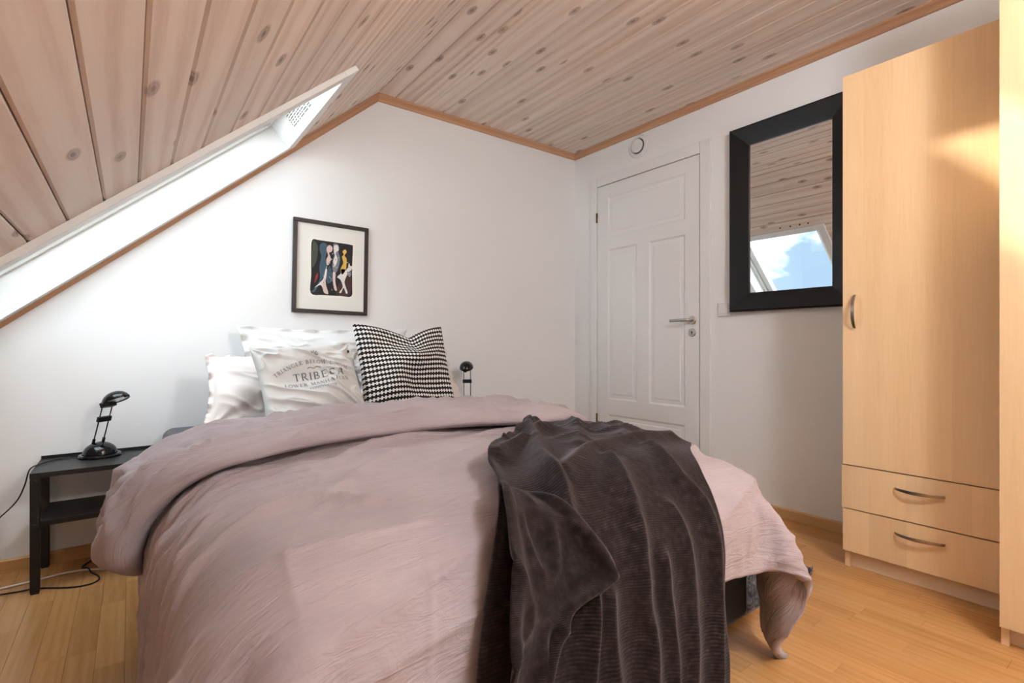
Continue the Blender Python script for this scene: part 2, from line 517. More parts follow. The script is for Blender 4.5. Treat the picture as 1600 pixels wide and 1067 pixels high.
# crown trim (stepped pine moulding)
cp = [(0, 0), (0.036, 0), (0.036, 0.007), (0.028, 0.012), (0.014, 0.026), (0.010, 0.036), (0, 0.036)]     # (out from wall, down from ceiling)
def slope_trim(u, w, s): p = S(s, D - u, w); return p
L_ = S_END
cut = 0.0
b = MB().prism(cp, XC, XR, lambda u, w, t: (t + (0 if t > XC + .01 else -w * 0.34), D - u, H - w))
tag(b.build('trim_1', M['trim_x']), 'orange pine moulding under the flat ceiling on the gable wall', 'trim', kind='structure')
tb = MB().prism(cp, 0, L_, lambda u, w, t: (t - (w * 0.36 if t < 0.1 else 0), -u, -w))
o = tb.build('trim_2', M['trim_x'])
o.matrix_basis = Matrix.Translation((XC, D, H)) @ Matrix(((-CT, 0, -ST, 0), (0, 1, 0, 0), (-ST, 0, CT, 0), (0, 0, 0, 1)))
tag(o, 'brown pine moulding running up the slope on the gable wall', 'trim', kind='structure')
b = MB().prism(cp, YB, D, lambda u, w, t: (XR - u, t, H - w))
tag(b.build('trim_3', M['trim']), 'orange pine moulding along the top of the door wall', 'trim', kind='structure')

# skylights: casing, reveal lining, sash and glass
def skylight(name, label, s0, s1, y0, y1, sticker):
    r = thing(name, label, 'skylight', S((s0 + s1) / 2, (y0 + y1) / 2), kind='structure')
    def hx(mb, a, c, p, q, n0, n1):
        mb.hexa([S(a, p, n0), S(c, p, n0), S(c, q, n0), S(a, q, n0), S(a, p, n1), S(c, p, n1), S(c, q, n1), S(a, q, n1)])
        return mb
    cw, ct = 0.058, 0.020
    yo = min(y1 + cw, D - 0.002)
    hx(MB(), s0 - cw, s0, y0 - cw, yo, 0.0, ct).build('casing_board', M['window_white'], r, bev=0.002)
    hx(MB(), s1, s1 + cw, y0 - cw, yo, 0.0, ct).build('casing_board', M['window_white'], r, bev=0.002)
    hx(MB(), s0, s1, y0 - cw, y0, 0.0, ct).build('casing_board', M['window_white'], r, bev=0.002)
    hx(MB(), s0, s1, y1, yo, 0.0, ct).build('casing_board', M['window_white'], r, bev=0.002)
    dp, th = -0.20, 0.03
    hx(MB(), s0 - th, s0, y0 - th, y1 + th, 0.0, dp).build('reveal_lining', M['window_white'], r)
    hx(MB(), s1, s1 + th, y0 - th, y1 + th, 0.0, dp).build('reveal_lining', M['window_white'], r)
    hx(MB(), s0, s1, y0 - th, y0, 0.0, dp).build('reveal_lining', M['window_white'], r)
    hx(MB(), s0, s1, y1, y1 + th, 0.0, dp).build('reveal_lining', M['window_white'], r)
    # fixed frame and pivoting sash
    fr = MB(); f = 0.028
    for a, c, p, q in ((s0, s0 + f, y0, y1), (s1 - f, s1, y0, y1), (s0 + f, s1 - f, y0, y0 + f), (s0 + f, s1 - f, y1 - f, y1)):
        hx(fr, a, c, p, q, -0.105, -0.21)
    fr.build('window_frame', M['window_white'], r, bev=0.002)
    sa = MB(); g0 = f + 0.004; w = 0.055
    for a, c, p, q in ((s0 + g0, s0 + g0 + w + 0.02, y0 + g0, y1 - g0), (s1 - g0 - w, s1 - g0, y0 + g0, y1 - g0),
                       (s0 + g0 + w, s1 - g0 - w, y0 + g0, y0 + g0 + w), (s0 + g0 + w, s1 - g0 - w, y1 - g0 - w, y1 - g0)):
        hx(sa, a, c, p, q, -0.125, -0.185)
    sash = sa.build('sash', M['window_white'], r, bev=0.003)
    k = g0 + w - 0.012
    hx(MB(), s0 + k, s1 - k, y0 + k, y1 - k, -0.158, -0.162).build('pane', M['glass'], r)
    # opening bar along the top of the sash
    bar = MB(); hx(bar, s0 + g0 + 0.008, s0 + g0 + 0.045, y0 + 0.10, y1 - 0.10, -0.100, -0.112)
    for yy in (y0 + 0.14, y1 - 0.16): hx(bar, s0 + g0 + 0.015, s0 + g0 + 0.035, yy, yy + 0.02, -0.112, -0.128)
    bar.build('opening_bar', M['steel'], r, bev=0.002)
    if sticker:
        # printed instruction sheet on the top lining
        hx(MB(), s0 + 0.0002, s0 + 0.0012, y0 + 0.30, y0 + 0.62, -0.012, -0.095).build('instruction_sheet', M['paper'], r)
        ik = MB()
        for row in range(7):
            n0 = -0.020 - row * 0.010
            yy = y0 + 0.32
            while yy < y0 + 0.59:
                l_ = rng.uniform(0.012, 0.05)
                hx(ik, s0 + 0.0012, s0 + 0.0016, yy, min(yy + l_, y0 + 0.60), n0, n0 - 0.004)
                yy += l_ + rng.uniform(0.006, 0.016)
        tag(ik.build('printed_lines', M['ink'], r), kind='stuff')
        # blind brackets screwed to the boards just above the casing
        for i, yy in enumerate((y0 + 0.06, y0 + 0.13, y0 + 0.21, y0 + 0.30)):
            mb = MB()
            mb.lathe([(0.0, 0.010), (0.005, 0.010), (0.006, 0.0)], 10, Matrix.Translation(S(s0 - cw - 0.028, yy)) @ SR)
            mb.build('screw', M['black_metal'], r, smooth=False)
    return r
skylight('window_1', 'white framed skylight in the sloping board ceiling by the gable wall', *W_SKY[0], True)

# unseen fill light added to brighten the room, shaped as a pendant globe
LX, LY, LZ, LR = 1.16, -0.55, 1.98, 0.15
lamp = thing('added_fill_lamp', 'added fill light shaped as a white pendant globe, out of view', 'lamp', (LX, LY, H))
MB().lathe([(0.0, 0.0), (0.05, 0.0), (0.05, -0.02), (0.012, -0.035), (0.0, -0.035)], 24).build('fill_lamp_rose', M['plastic_white'], lamp, world=False)
MB().tube([(0, 0, -0.03), (0, 0, LZ - H + LR + 0.02)], 0.003, 8).build('fill_lamp_flex', M['cable_white'], lamp, world=False)
MB().lathe([(0.0, 0.05), (0.02, 0.05), (0.03, 0.0), (0.0, 0.0)], 20, Matrix.Translation((0, 0, LZ - H + LR - 0.012))).build('fill_lamp_holder', M['plastic_white'], lamp, world=False)
gp_ = [(max(LR * math.sin(a_), 0.0), LZ - H - LR * math.cos(a_)) for a_ in np.linspace(0, PI, 17)]
MB().lathe(gp_, 32).build('fill_globe', M['opal'], lamp, smooth=True, world=False)

#--ROOM-END--
# ------------------------------------------------------------------ door
DY0, DY1, DZ = 1.754, 2.584, 2.05
door = thing('door_1', 'white panelled door with steel lever handle', 'door', (XR, (DY0 + DY1) / 2, 0), kind='structure')
xf = XR - 0.006                    # face of the leaf
def rx(mb, y0, y1, z0, z1, x0, x1): return mb.box(x0, x1, y0, y1, z0, z1)
stiles = [(DY0, 1.852, 0.012, DZ), (2.484, DY1, 0.012, DZ), (1.852, 2.484, 1.963, DZ), (1.852, 2.484, 1.587, 1.675),
          (1.852, 2.484, 0.41, 0.518), (1.852, 2.484, 0.012, 0.14), (2.124, 2.224, 0.518, 1.587)]
leaf = MB()
for y0, y1, z0, z1 in stiles: rx(leaf, y0, y1, z0, z1, xf - 0.004, XR - 0.0005)
leaf.build('door_leaf', M['white'], door)
for y0, y1, z0, z1 in ((1.852, 2.484, 1.675, 1.963), (1.852, 2.124, 0.518, 1.587), (2.224, 2.484, 0.518, 1.587), (1.852, 2.484, 0.14, 0.41)):
    mb = MB(); e1, e2 = 0.012, 0.034
    xs = [(0, xf - 0.0035), (e1, xf + 0.004), (e2, xf + 0.003), (e2 + 0.006, xf - 0.0005)]
    rings = [[(x, y0 + q, z0 + q), (x, y1 - q, z0 + q), (x, y1 - q, z1 - q), (x, y0 + q, z1 - q)] for q, x in xs]
    v = [p for r_ in rings for p in r_]
    f = [(4 * i + j, 4 * i + (j + 1) % 4, 4 * i + 4 + (j + 1) % 4, 4 * i + 4 + j) for i in range(3) for j in range(4)] + [(12, 13, 14, 15)]
    mb.add(v, f).build('door_panel', M['white'], door)
# dark gap round the leaf, jamb and casing
gp = MB()
for y0, y1, z0, z1 in ((DY0 - 0.005, DY0, 0, DZ + 0.005), (DY1, DY1 + 0.003, 0, DZ + 0.005), (DY0, DY1, DZ, DZ + 0.005), (DY0, DY1, 0.0, 0.012)):
    rx(gp, y0, y1, z0, z1, XR - 0.0012, XR + 0.001)
gp.build('door_gap', M['dark'], door)
cw = 0.068
for y0, y1, z0, z1 in ((DY0 - 0.005 - cw, DY0 - 0.005, 0, DZ + 0.005 + cw), (DY1 + 0.003, DY1 + 0.003 + cw, 0, DZ + 0.005 + cw), (DY0 - 0.005, DY1 + 0.003, DZ + 0.005, DZ + 0.005 + cw)):
    rx(MB(), y0, y1, z0, z1, XR - 0.014, XR).build('door_casing', M['white'], door, bev=0.003)
for z in (1.83, 0.37):
    mb = MB().tube([(XR - 0.016, DY1 + 0.002, z - 0.035), (XR - 0.016, DY1 + 0.002, z + 0.035)], 0.006, 10)
    tag(mb.build('hinge', M['brass'], door, smooth=True), 'dark brass hinge')
RX = Matrix.Rotation(-PI / 2, 4, 'Y')
hz, hy = 1.055, 1.800
mb = MB().lathe([(0.0, 0), (0.026, 0), (0.026, 0.006), (0.022, 0.009), (0.0, 0.009)], 24, Matrix.Translation((xf - 0.004, hy, hz)) @ RX)
hd = mb.build('handle_rose', M['steel'], door); auto_smooth(hd)
mb = MB().tube([(xf - 0.01, hy, hz), (xf - 0.045, hy, hz), (xf - 0.054, hy + 0.012, hz), (xf - 0.055, hy + 0.05, hz), (xf - 0.055, hy + 0.125, hz - 0.001)], [0.009, 0.009, 0.0095, 0.0095, 0.0085], 12)
tag(mb.build('door_handle', M['steel'], door, smooth=True), 'steel lever handle')
mb = MB().lathe([(0.0, 0), (0.024, 0), (0.024, 0.005), (0.020, 0.008), (0.0, 0.008)], 24, Matrix.Translation((xf - 0.004, hy, hz - 0.075)) @ RX)
kh = mb.build('keyhole_plate', M['steel'], door); auto_smooth(kh)
mb = MB().box(xf - 0.0132, xf - 0.0118, hy - 0.0025, hy + 0.0025, hz - 0.087, hz - 0.073)
mb.lathe([(0.0, 0), (0.005, 0), (0.005, 0.0012), (0, 0.0012)], 12, Matrix.Translation((xf - 0.012, hy, hz - 0.072)) @ RX)
mb.build('keyhole', M['dark'], kh)
rx(MB(), DY0 - 0.0046, DY0 - 0.001, hz - 0.06, hz + 0.03, XR - 0.006, XR).build('strike_plate', M['steel'], door)

# round air valve above the door
vt = thing('air_vent', 'round white air valve on the wall above the door', 'vent', (XR, 2.216, 2.242))
MV = Matrix.Translation((XR, 2.216, 2.242)) @ RX
auto_smooth(MB().lathe([(0.0, 0), (0.078, 0), (0.078, 0.004), (0.070, 0.012), (0.056, 0.014), (0.050, 0.006), (0.0, 0.006)], 40, MV).build('outer_ring', M['plastic_white'], vt))
auto_smooth(MB().lathe([(0.0, 0.0075), (0.049, 0.0075), (0.049, 0.009), (0.0, 0.009)], 40, MV).build('air_gap', M['dark'], vt))
auto_smooth(MB().lathe([(0.0, 0.0095), (0.043, 0.0095), (0.045, 0.020), (0.041, 0.024), (0.0, 0.025)], 40, MV).build('valve_disc', M['plastic_white'], vt))

# light switch
sw = thing('light_switch', 'small white light switch between the door and the mirror', 'switch', (XR, 1.594, 1.11))
MB().box(XR - 0.010, XR, 1.553, 1.634, 1.070, 1.150).build('switch_plate', M['plastic_white'], sw, bev=0.003)
MB().box(XR - 0.014, XR - 0.0095, 1.567, 1.620, 1.084, 1.136).build('rocker', M['plastic_white'], sw, bev=0.002)

# ------------------------------------------------------------------ mirror
mir = thing('wall_mirror', 'tall mirror in a wide black frame hung between door and wardrobe', 'mirror', (XR, 1.236, 1.6))
my0, my1, mz0, mz1, fw = 0.924, 1.548, 1.090, 2.110, 0.105
o0, o1, i0, i1 = (my0, my1), (mz0, mz1), (my0 + fw, my1 - fw), (mz0 + fw * 0.97, mz1 - fw)
OC = [(my0, mz0), (my1, mz0), (my1, mz1), (my0, mz1)]
IC = [(i0[0], i1[0]), (i0[1], i1[0]), (i0[1], i1[1]), (i0[0], i1[1])]
for k in range(4):
    a, c = OC[k], OC[(k + 1) % 4]; p, q = IC[k], IC[(k + 1) % 4]
    e_ = 0.0006
    mid = lambda u, w, t: (u[0] + (w[0] - u[0]) * t, u[1] + (w[1] - u[1]) * t)
    X0, XO, XI = XR - 0.004, XR - 0.040, XR - 0.020
    a2, c2, p2, q2 = mid(a, p, 0.10), mid(c, q, 0.10), mid(a, p, 0.93), mid(c, q, 0.93)
    prof = [(a, X0), (a, XO + 0.004), (a2, XO), (p2, XI - 0.002), (p, XI), (p, X0)]
    prof2 = [(c, X0), (c, XO + 0.004), (c2, XO), (q2, XI - 0.002), (q, XI), (q, X0)]
    v = [(x, yz[0], yz[1]) for yz, x in prof] + [(x, yz[0], yz[1]) for yz, x in prof2]
    n = 6
    f = [tuple(range(n)), tuple(range(n, 2 * n))[::-1]] + [(i, n + i, n + (i + 1) % n, (i + 1) % n) for i in range(n)]
    MB().add(v, f).build('frame_rail', M['black_frame'], mir, bev=0.0012)
MB().box(XR - 0.012, XR - 0.008, i0[0] - 0.004, i0[1] + 0.004, i1[0] - 0.004, i1[1] + 0.004).build('mirror_glass', M['mirror'], mir)

# ------------------------------------------------------------------ framed print
PCX, PCZ, PW, PH = 0.884, 1.325, 0.405, 0.500
pic = thing('framed_print', 'dark framed print of figures on black, hung over the bed', 'picture', (PCX, D, PCZ))
pic.rotation_euler = (0, math.radians(1.0), 0)
fy0, fb = -0.022, 0.020
for x0, x1, z0, z1 in ((-PW / 2, PW / 2, PH / 2 - fb, PH / 2), (-PW / 2, PW / 2, -PH / 2, -PH / 2 + fb), (-PW / 2, -PW / 2 + fb, -PH / 2 + fb, PH / 2 - fb), (PW / 2 - fb, PW / 2, -PH / 2 + fb, PH / 2 - fb)):
    MB().box(x0, x1, fy0, -0.001, z0, z1).build('frame_bar', M['brown_frame'], pic, bev=0.0015, world=False)
MB().box(-PW / 2 + fb, PW / 2 - fb, -0.010, -0.002, -PH / 2 + fb, PH / 2 - fb).build('mount_board', M['paper'], pic, world=False)
prn = MB().box(-0.122, 0.130, -0.0112, -0.0098, -0.162, 0.156).build('print_paper', paint('print_paper', (240, 236, 226), 0.8, 0), pic, world=False)
ART = {'black': (26, 24, 26), 'teal': (66, 90, 106), 'flesh': (222, 196, 188), 'white': (226, 222, 216), 'yellow': (222, 178, 84), 'red': (150, 44, 46), 'brown': (70, 44, 42), 'grey': (120, 124, 134), 'green': (70, 74, 66)}
def smooth_poly(pts, k=4):
    n = len(pts); out = []
    for i in range(n):
        p0, p1, p2, p3 = [pts[(i + q) % n] for q in (-1, 0, 1, 2)]
        for t in np.linspace(0, 1, k, endpoint=False):
            out.append(tuple(0.5 * ((2 * p1[j]) + (-p0[j] + p2[j]) * t + (2 * p0[j] - 5 * p1[j] + 4 * p2[j] - p3[j]) * t * t + (-p0[j] + 3 * p1[j] - 3 * p2[j] + p3[j]) * t ** 3) for j in (0, 1)))
    return out
# shapes in print units: x 0..100, z 0..140, bottom left origin
shapes = [('black', [(2, 4), (30, 1), (70, 2), (97, 3), (99, 30), (98, 80), (99, 130), (95, 138), (60, 139), (20, 139), (3, 137), (1, 100), (2, 50)], 0),
          ('green', [(3, 70), (13, 85), (16, 120), (10, 134), (4, 130)], 1),
          ('brown', [(60, 6), (94, 8), (95, 60), (80, 58), (70, 40)], 1),
          ('teal', [(4, 8), (14, 22), (22, 44), (20, 72), (24, 98), (20, 116), (22, 130), (30, 134), (38, 128), (38, 114), (34, 96), (38, 78), (36, 62), (26, 40), (12, 10)], 2),
          ('red', [(10, 30), (16, 42), (17, 56), (12, 48)], 2),
          ('flesh', [(38, 126), (44, 130), (50, 124), (48, 114), (42, 110), (46, 98), (44, 84), (38, 78), (36, 92), (40, 104), (36, 116)], 3),
          ('white', [(32, 10), (24, 26), (10, 18), (22, 32), (30, 44), (34, 66), (38, 66), (36, 44), (34, 26), (40, 8)], 3),
          ('flesh', [(30, 12), (28, 30), (34, 46), (36, 28), (42, 6), (34, 6)], 4),
          ('grey', [(52, 134), (60, 136), (66, 128), (64, 116), (68, 100), (66, 80), (60, 62), (52, 64), (50, 84), (54, 104), (52, 120)], 2),
          ('white', [(54, 130), (62, 132), (64, 120), (58, 112), (62, 94), (56, 76), (52, 90), (56, 104), (53, 118)], 3),
          ('teal', [(38, 34), (48, 36), (50, 60), (44, 76), (38, 62)], 3),
          ('flesh', [(52, 62), (58, 60), (58, 38), (62, 16), (56, 18), (52, 40)], 4),
          ('yellow', [(74, 118), (80, 124), (84, 118), (79, 108), (84, 100), (84, 84), (82, 70), (74, 58), (70, 72), (76, 88), (73, 104), (77, 110)], 4),
          ('white', [(72, 72), (84, 70), (86, 60), (80, 40), (84, 24), (88, 12), (84, 10), (78, 24), (72, 10), (68, 12), (76, 26), (70, 44), (62, 50), (70, 60)], 4),
          ('white', [(88, 66), (97, 74), (99, 84), (94, 82), (90, 90), (88, 78), (84, 72)], 3), ('grey', [(86, 58), (94, 56), (97, 66), (90, 68)], 3)]
ox, oz, kx, kz = -0.112, -0.152, 0.00230, 0.00214
for nm, pts, lay in shapes:
    y1 = -0.0112 - lay * 0.0001
    mm = ART.setdefault('m_' + nm, None) or paint('print_' + nm, ART[nm], 0.6, 0)
    ART['m_' + nm] = mm
    q = smooth_poly([(ox + x * kx, oz + z * kz) for x, z in pts])
    MB().prism(q, y1 - 0.0001, y1 + 0.0004, lambda u, w, t: (u, t, w)).build('printed_shape', mm, prn, world=False)
fk = MB(); rf = random.Random(3)
for i in range(70):
    cx_, cz_ = rf.choice(((50, 90, 10, 36), (90, 66, 7, 26), (58, 104, 9, 30), (44, 50, 6, 20)))[:2]
    px_ = ox + (cx_ + rf.gauss(0, 5)) * kx; pz_ = oz + (cz_ + rf.gauss(0, 16)) * kz
    a_ = rf.uniform(0, PI); l_ = rf.uniform(0.0015, 0.005); t_ = rf.uniform(0.0006, 0.0014)
    c_, s_ = math.cos(a_), math.sin(a_)
    fk.prism([(px_ + c_ * l_ * i_ - s_ * t_ * j_, pz_ + s_ * l_ * i_ + c_ * t_ * j_) for i_, j_ in ((-1, -1), (1, -1), (1, 1), (-1, 1))], -0.0121, -0.0115, lambda u, w, t: (u, t, w), i % 2)
tag(fk.build('brush_flecks', [ART['m_white'], ART['m_black']], prn, world=False), kind='stuff')

# ------------------------------------------------------------------ wardrobes
def bow_handle(parent, c, length, axis, x_face):
    """arched strip handle; axis 'y' or 'z'"""
    pts = []
    L2 = length / 2
    rows = []
    for i in range(17):
        t = -1 + 2 * i / 16
        out = 0.002 + 0.026 * (1 - t * t) ** 0.8
        w = 0.0065 - 0.002 * t * t
        for dw in (-w, w):
            for dx in (0.0, 0.005):
                a = t * L2
                p = (x_face - out - dx, c[0] + a, c[1] + dw) if axis == 'y' else (x_face - out - dx, c[0] + dw, c[1] + a)
                rows.append(p)
    f = []
    for i in range(16):
        a = 4 * i
        for p, q in ((0, 1), (1, 3), (3, 2), (2, 0)): f.append((a + p, a + q, a + 4 + q, a + 4 + p))
    f += [(0, 2, 3, 1), (64, 65, 67, 66)]
    o = MB().add(rows, f).build('handle', M['nickel'], parent, smooth=False, bev=0.001)
    return o
def veneer(parent, name, y0, y1, z0, z1, x0, x1, nstrip=4, mat='birch', seed=1):
    """a panel with vertical veneer leaves of slightly different tone"""
    o = MB().box(x0, x1, y0, y1, z0, z1).build(name, M[mat], parent, bev=0.0012)
    return o
WX = 2.33
wd = thing('wardrobe', 'narrow birch wardrobe with one tall door and two drawers', 'wardrobe', (2.53, 0.595, 0))
y0, y1 = 0.348, 0.842
body = MB()
body.box(WX + 0.021, XR - 0.003, y1 - 0.018, y1, 0.0, 1.995).box(WX + 0.021, XR - 0.003, y0, y0 + 0.018, 0.0, 1.995)
body.box(WX + 0.021, XR - 0.003, y0 + 0.018, y1 - 0.018, 1.977, 1.995).box(XR - 0.012, XR - 0.003, y0 + 0.018, y1 - 0.018, 0.06, 1.977)
body.box(WX + 0.021, XR - 0.012, y0 + 0.018, y1 - 0.018, 0.062, 0.080).box(WX + 0.021, XR - 0.012, y0 + 0.018, y1 - 0.018, 0.408, 0.424)
body.build('carcass', M['birch'], wd, bev=0.001)
# door made of veneer leaves
def leaf_panel(parent, name, y0, y1, z0, z1, widths, mat='birch'):
    root = MB().box(WX + 0.004, WX + 0.019, y0, y1, z0, z1).build(name, M[mat], parent)
    t = sum(widths); a = y1
    for w in widths:
        c = a - (y1 - y0) * w / t
        MB().box(WX, WX + 0.0045, c, a, z0, z1).build('veneer_leaf', M[mat], root)
        a = c
    return root
dr = leaf_panel(wd, 'wardrobe_door', y0 + 0.002, y1, 0.421, 2.0, (0.9, 1.2, 1.25, 0.9, 1.1, 0.7))
bow_handle(dr, (0.798, 1.04), 0.135, 'z', WX)
for z0, z1, dz in ((0.244, 0.416, 0.36), (0.070, 0.239, 0.19)):
    d_ = leaf_panel(wd, 'drawer_front', y0 + 0.002, y1 + (0.004 if z0 > 0.2 else 0), z0, z1, (1.0, 1.3, 0.8, 1.2, 1.0))
    bow_handle(d_, (0.590, dz), 0.150, 'y', WX)
MB().box(WX + 0.040, WX + 0.055, y0 + 0.018, y1 - 0.018, 0.0, 0.0615).build('plinth', M['birch_pale'], wd)

wd2 = thing('tall_cabinet', 'deeper birch cabinet at the picture edge beside the narrow wardrobe', 'wardrobe', (2.41, -0.12, 0))
cx, y0, y1 = 2.088, -0.57, 0.335
body = MB()
body.box(cx + 0.02, XR - 0.003, y1 - 0.018, y1, 0.0, 2.20).box(cx + 0.02, XR - 0.003, y0, y0 + 0.018, 0.0, 2.20)
body.box(cx + 0.02, XR - 0.003, y0 + 0.018, y1 - 0.018, 2.182, 2.20).box(XR - 0.012, XR - 0.003, y0 + 0.018, y1 - 0.018, 0.06, 2.18)
body.box(cx + 0.02, XR - 0.012, y0 + 0.018, y1 - 0.018, 0.058, 0.078)
body.build('carcass', M['birch'], wd2, bev=0.001)
WX_keep = WX; WX = cx
ym = (y0 + y1) / 2
for a, c in ((ym + 0.0015, y1), (y0, ym - 0.0015)):
    d_ = leaf_panel(wd2, 'cabinet_door', a, c, 0.060, 2.20, (1.0, 1.1, 0.9, 1.2))
    bow_handle(d_, (ym + (0.045 if a > ym - 0.001 else -0.045), 1.04), 0.135, 'z', WX)
WX = WX_keep
MB().box(cx + 0.045, cx + 0.06, y0 + 0.018, y1 - 0.018, 0.0, 0.0575).build('plinth', M['birch_pale'], wd2)

# ------------------------------------------------------------------ nightstands
NZ, NW, ND = 0.440, 0.38, 0.305
def nightstand(loc, label):
    r = thing('nightstand', label, 'nightstand', loc, group='black metal bedside tables')
    hx, hy = NW / 2, ND / 2
    tp = MB().box(-hx, hx, -hy, hy, NZ - 0.004, NZ).box(-hx, hx, -hy, -hy + 0.003, NZ - 0.018, NZ - 0.004).box(-hx, hx, hy - 0.003, hy, NZ - 0.018, NZ + 0.012)
    tp.box(-hx, -hx + 0.003, -hy + 0.003, hy - 0.003, NZ - 0.018, NZ - 0.004).box(hx - 0.003, hx, -hy + 0.003, hy - 0.003, NZ - 0.018, NZ - 0.004)
    tp.build('table_top', M['black_metal'], r, world=False)
    sh = MB().box(-hx + 0.026, hx - 0.026, -hy + 0.012, hy - 0.012, 0.256, 0.260).box(-hx + 0.026, hx - 0.026, -hy + 0.012, -hy + 0.015, 0.242, 0.256).box(-hx + 0.026, hx - 0.026, hy - 0.015, hy - 0.012, 0.242, 0.256)
    sh.build('lower_shelf', M['black_metal'], r, world=False)
    for sx in (-1, 1):
        for sy in (-1, 1):
            x0, x1 = sorted((sx * hx, sx * (hx - 0.027)))
            yy0, yy1 = sorted((sy * (hy - 0.001), sy * (hy - 0.028)))
            lg = MB().box(x0, x1, yy0, yy1, 0.006, NZ - 0.0185)
            l_ = lg.build('leg', M['black_metal'], r, world=False, bev=0.002)
            MB().box(x0 + 0.002, x1 - 0.002, yy0 + 0.002, yy1 - 0.002, 0.0, 0.0065).build('foot', M['plastic_white'] if False else M['dark'], l_, world=False)
            for zz in (NZ - 0.03, 0.25):
                mb = MB().lathe([(0.0065, 0), (0.006, 0.002), (0.003, 0.0035), (0, 0.004)], 10, Matrix.Translation(((x0 + x1) / 2, sy * (hy - 0.001), zz)) @ Matrix.Rotation(sy * -PI / 2, 4, 'X'))
                mb.build('bolt', M['black_metal'], l_, world=False)
    return r
ns1 = nightstand((-0.10, D - 0.016 - ND / 2 - 0.001, 0), 'black metal nightstand with lower shelf under the tilted desk lamp')
ns2 = copy_tree(ns1)
ns2.location = (1.755, D - 0.016 - ND / 2 - 0.001, 0)
ns2['label'] = 'black metal nightstand behind the bed on the door side'

# ------------------------------------------------------------------ desk lamps
def bend(r0, r1, n=6): return [r0 + (r1 - r0) * i / (n - 1) for i in range(n)]
def desk_lamp(name, loc, rz, lean, head_tilt, label, arm=0.17):
    """lean: tilt of the arms towards local +x; head at the arms' end looks along local +x, down by head_tilt"""
    r = thing(name, label, 'lamp', loc, rz, group='black bedside lamps')
    prof = [(0.0, 0), (0.072, 0), (0.073, 0.006), (0.070, 0.012), (0.058, 0.014)]
    base = auto_smooth(MB().lathe(prof + [(0.0, 0.014)], 36).build('base_plate', M['black_gloss'], r, world=False))
    dm = [(0.060, 0.0135)] + [(0.058 * math.cos(a), 0.0135 + 0.048 * math.sin(a)) for a in np.linspace(0.08, PI / 2 - 0.001, 9)] + [(0.0, 0.0617)]
    MB().lathe(dm, 36).build('base_dome', M['black_gloss'], r, smooth=True, world=False)
    dv = Vector((math.sin(lean), 0, math.cos(lean)))
    foot = Vector((-0.012, 0, 0.050))
    tops = []
    for sy in (-1, 1):
        a = foot + Vector((0, sy * 0.021, 0))
        MB().tube([a - dv * 0.006, a + dv * 0.026], 0.0055, 10).build('arm_socket', M['black_gloss'], r, smooth=False, world=False)
        MB().tube([a + dv * 0.02, a + dv * arm], 0.0024, 8).build('arm_rod', M['black_metal'], r, smooth=True, world=False)
        tops.append(a + dv * arm)
    c = foot + dv * (arm * 0.66)
    MM = Matrix.Translation(c) @ Matrix.Rotation(lean, 4, 'Y')
    mb = MB(); mb.box(-0.006, 0.006, -0.028, 0.028, -0.011, 0.011); mb.v = [tuple(MM @ Vector(p)) for p in mb.v]
    mb.build('arm_bridge', M['black_metal'], r, world=False, bev=0.002)
    c = foot + dv * (arm + 0.004)
    hM = Matrix.Translation(c) @ Matrix.Rotation(head_tilt, 4, 'Y')
    mb = MB(); mb.box(-0.010, 0.016, -0.027, 0.027, -0.010, 0.012); mb.v = [tuple(hM @ Vector(p)) for p in mb.v]
    mb.build('hinge_block', M['black_metal'], r, world=False, bev=0.003)
    # shell: half egg, long axis along local x
    sh = []
    out = []; n1, n2 = 18, 10
    v = []; f = []
    for i in range(n2 + 1):
        la = (PI / 2) * i / n2
        for j in range(n1):
            lo_ = 2 * PI * j / n1
            x = 0.045 + 0.056 * math.cos(la) * math.cos(lo_); y = 0.043 * math.cos(la) * math.sin(lo_); z = 0.040 * math.sin(la)
            v.append(hM @ Vector((x, y, z)))
    f = [(i * n1 + j, i * n1 + (j + 1) % n1, (i + 1) * n1 + (j + 1) % n1, (i + 1) * n1 + j) for i in range(n2) for j in range(n1)]
    shell = MB().add(v, f).build('lamp_head', M['black_gloss'], r, smooth=True, world=False)
    sd = shell.modifiers.new('solid', 'SOLIDIFY'); sd.thickness = 0.002; sd.offset = -1
    v = [hM @ Vector((0.045 + 0.052 * math.cos(q), 0.039 * math.sin(q), 0.003)) for q in np.linspace(0, 2 * PI, n1, endpoint=False)]
    v2 = [p + (hM.to_3x3() @ Vector((0, 0, 0.004))) for p in v]
    MB().add(v + v2, [tuple(range(n1))[::-1], tuple(range(n1, 2 * n1))] + [(j, (j + 1) % n1, n1 + (j + 1) % n1, n1 + j) for j in range(n1)]).build('diffuser', M['steel'], r, world=False)
    tip = MB(); tip.box(0.096, 0.108, -0.008, 0.008, -0.004, 0.006); tip.v = [tuple(hM @ Vector(p)) for p in tip.v]
    tip.build('head_tab', M['black_gloss'], r, world=False, bev=0.002)
    return r
lamp1 = desk_lamp('desk_lamp', (-0.10, 2.728, NZ + 0.0002), math.radians(-48), math.radians(17), math.radians(-22), 'black desk lamp with its head tilted, on the nightstand with cables')
lamp2 = desk_lamp('desk_lamp', (1.684, 2.70, NZ + 0.0002), math.radians(-128), math.radians(4), math.radians(20), 'black desk lamp standing upright behind the striped cushion', arm=0.285)

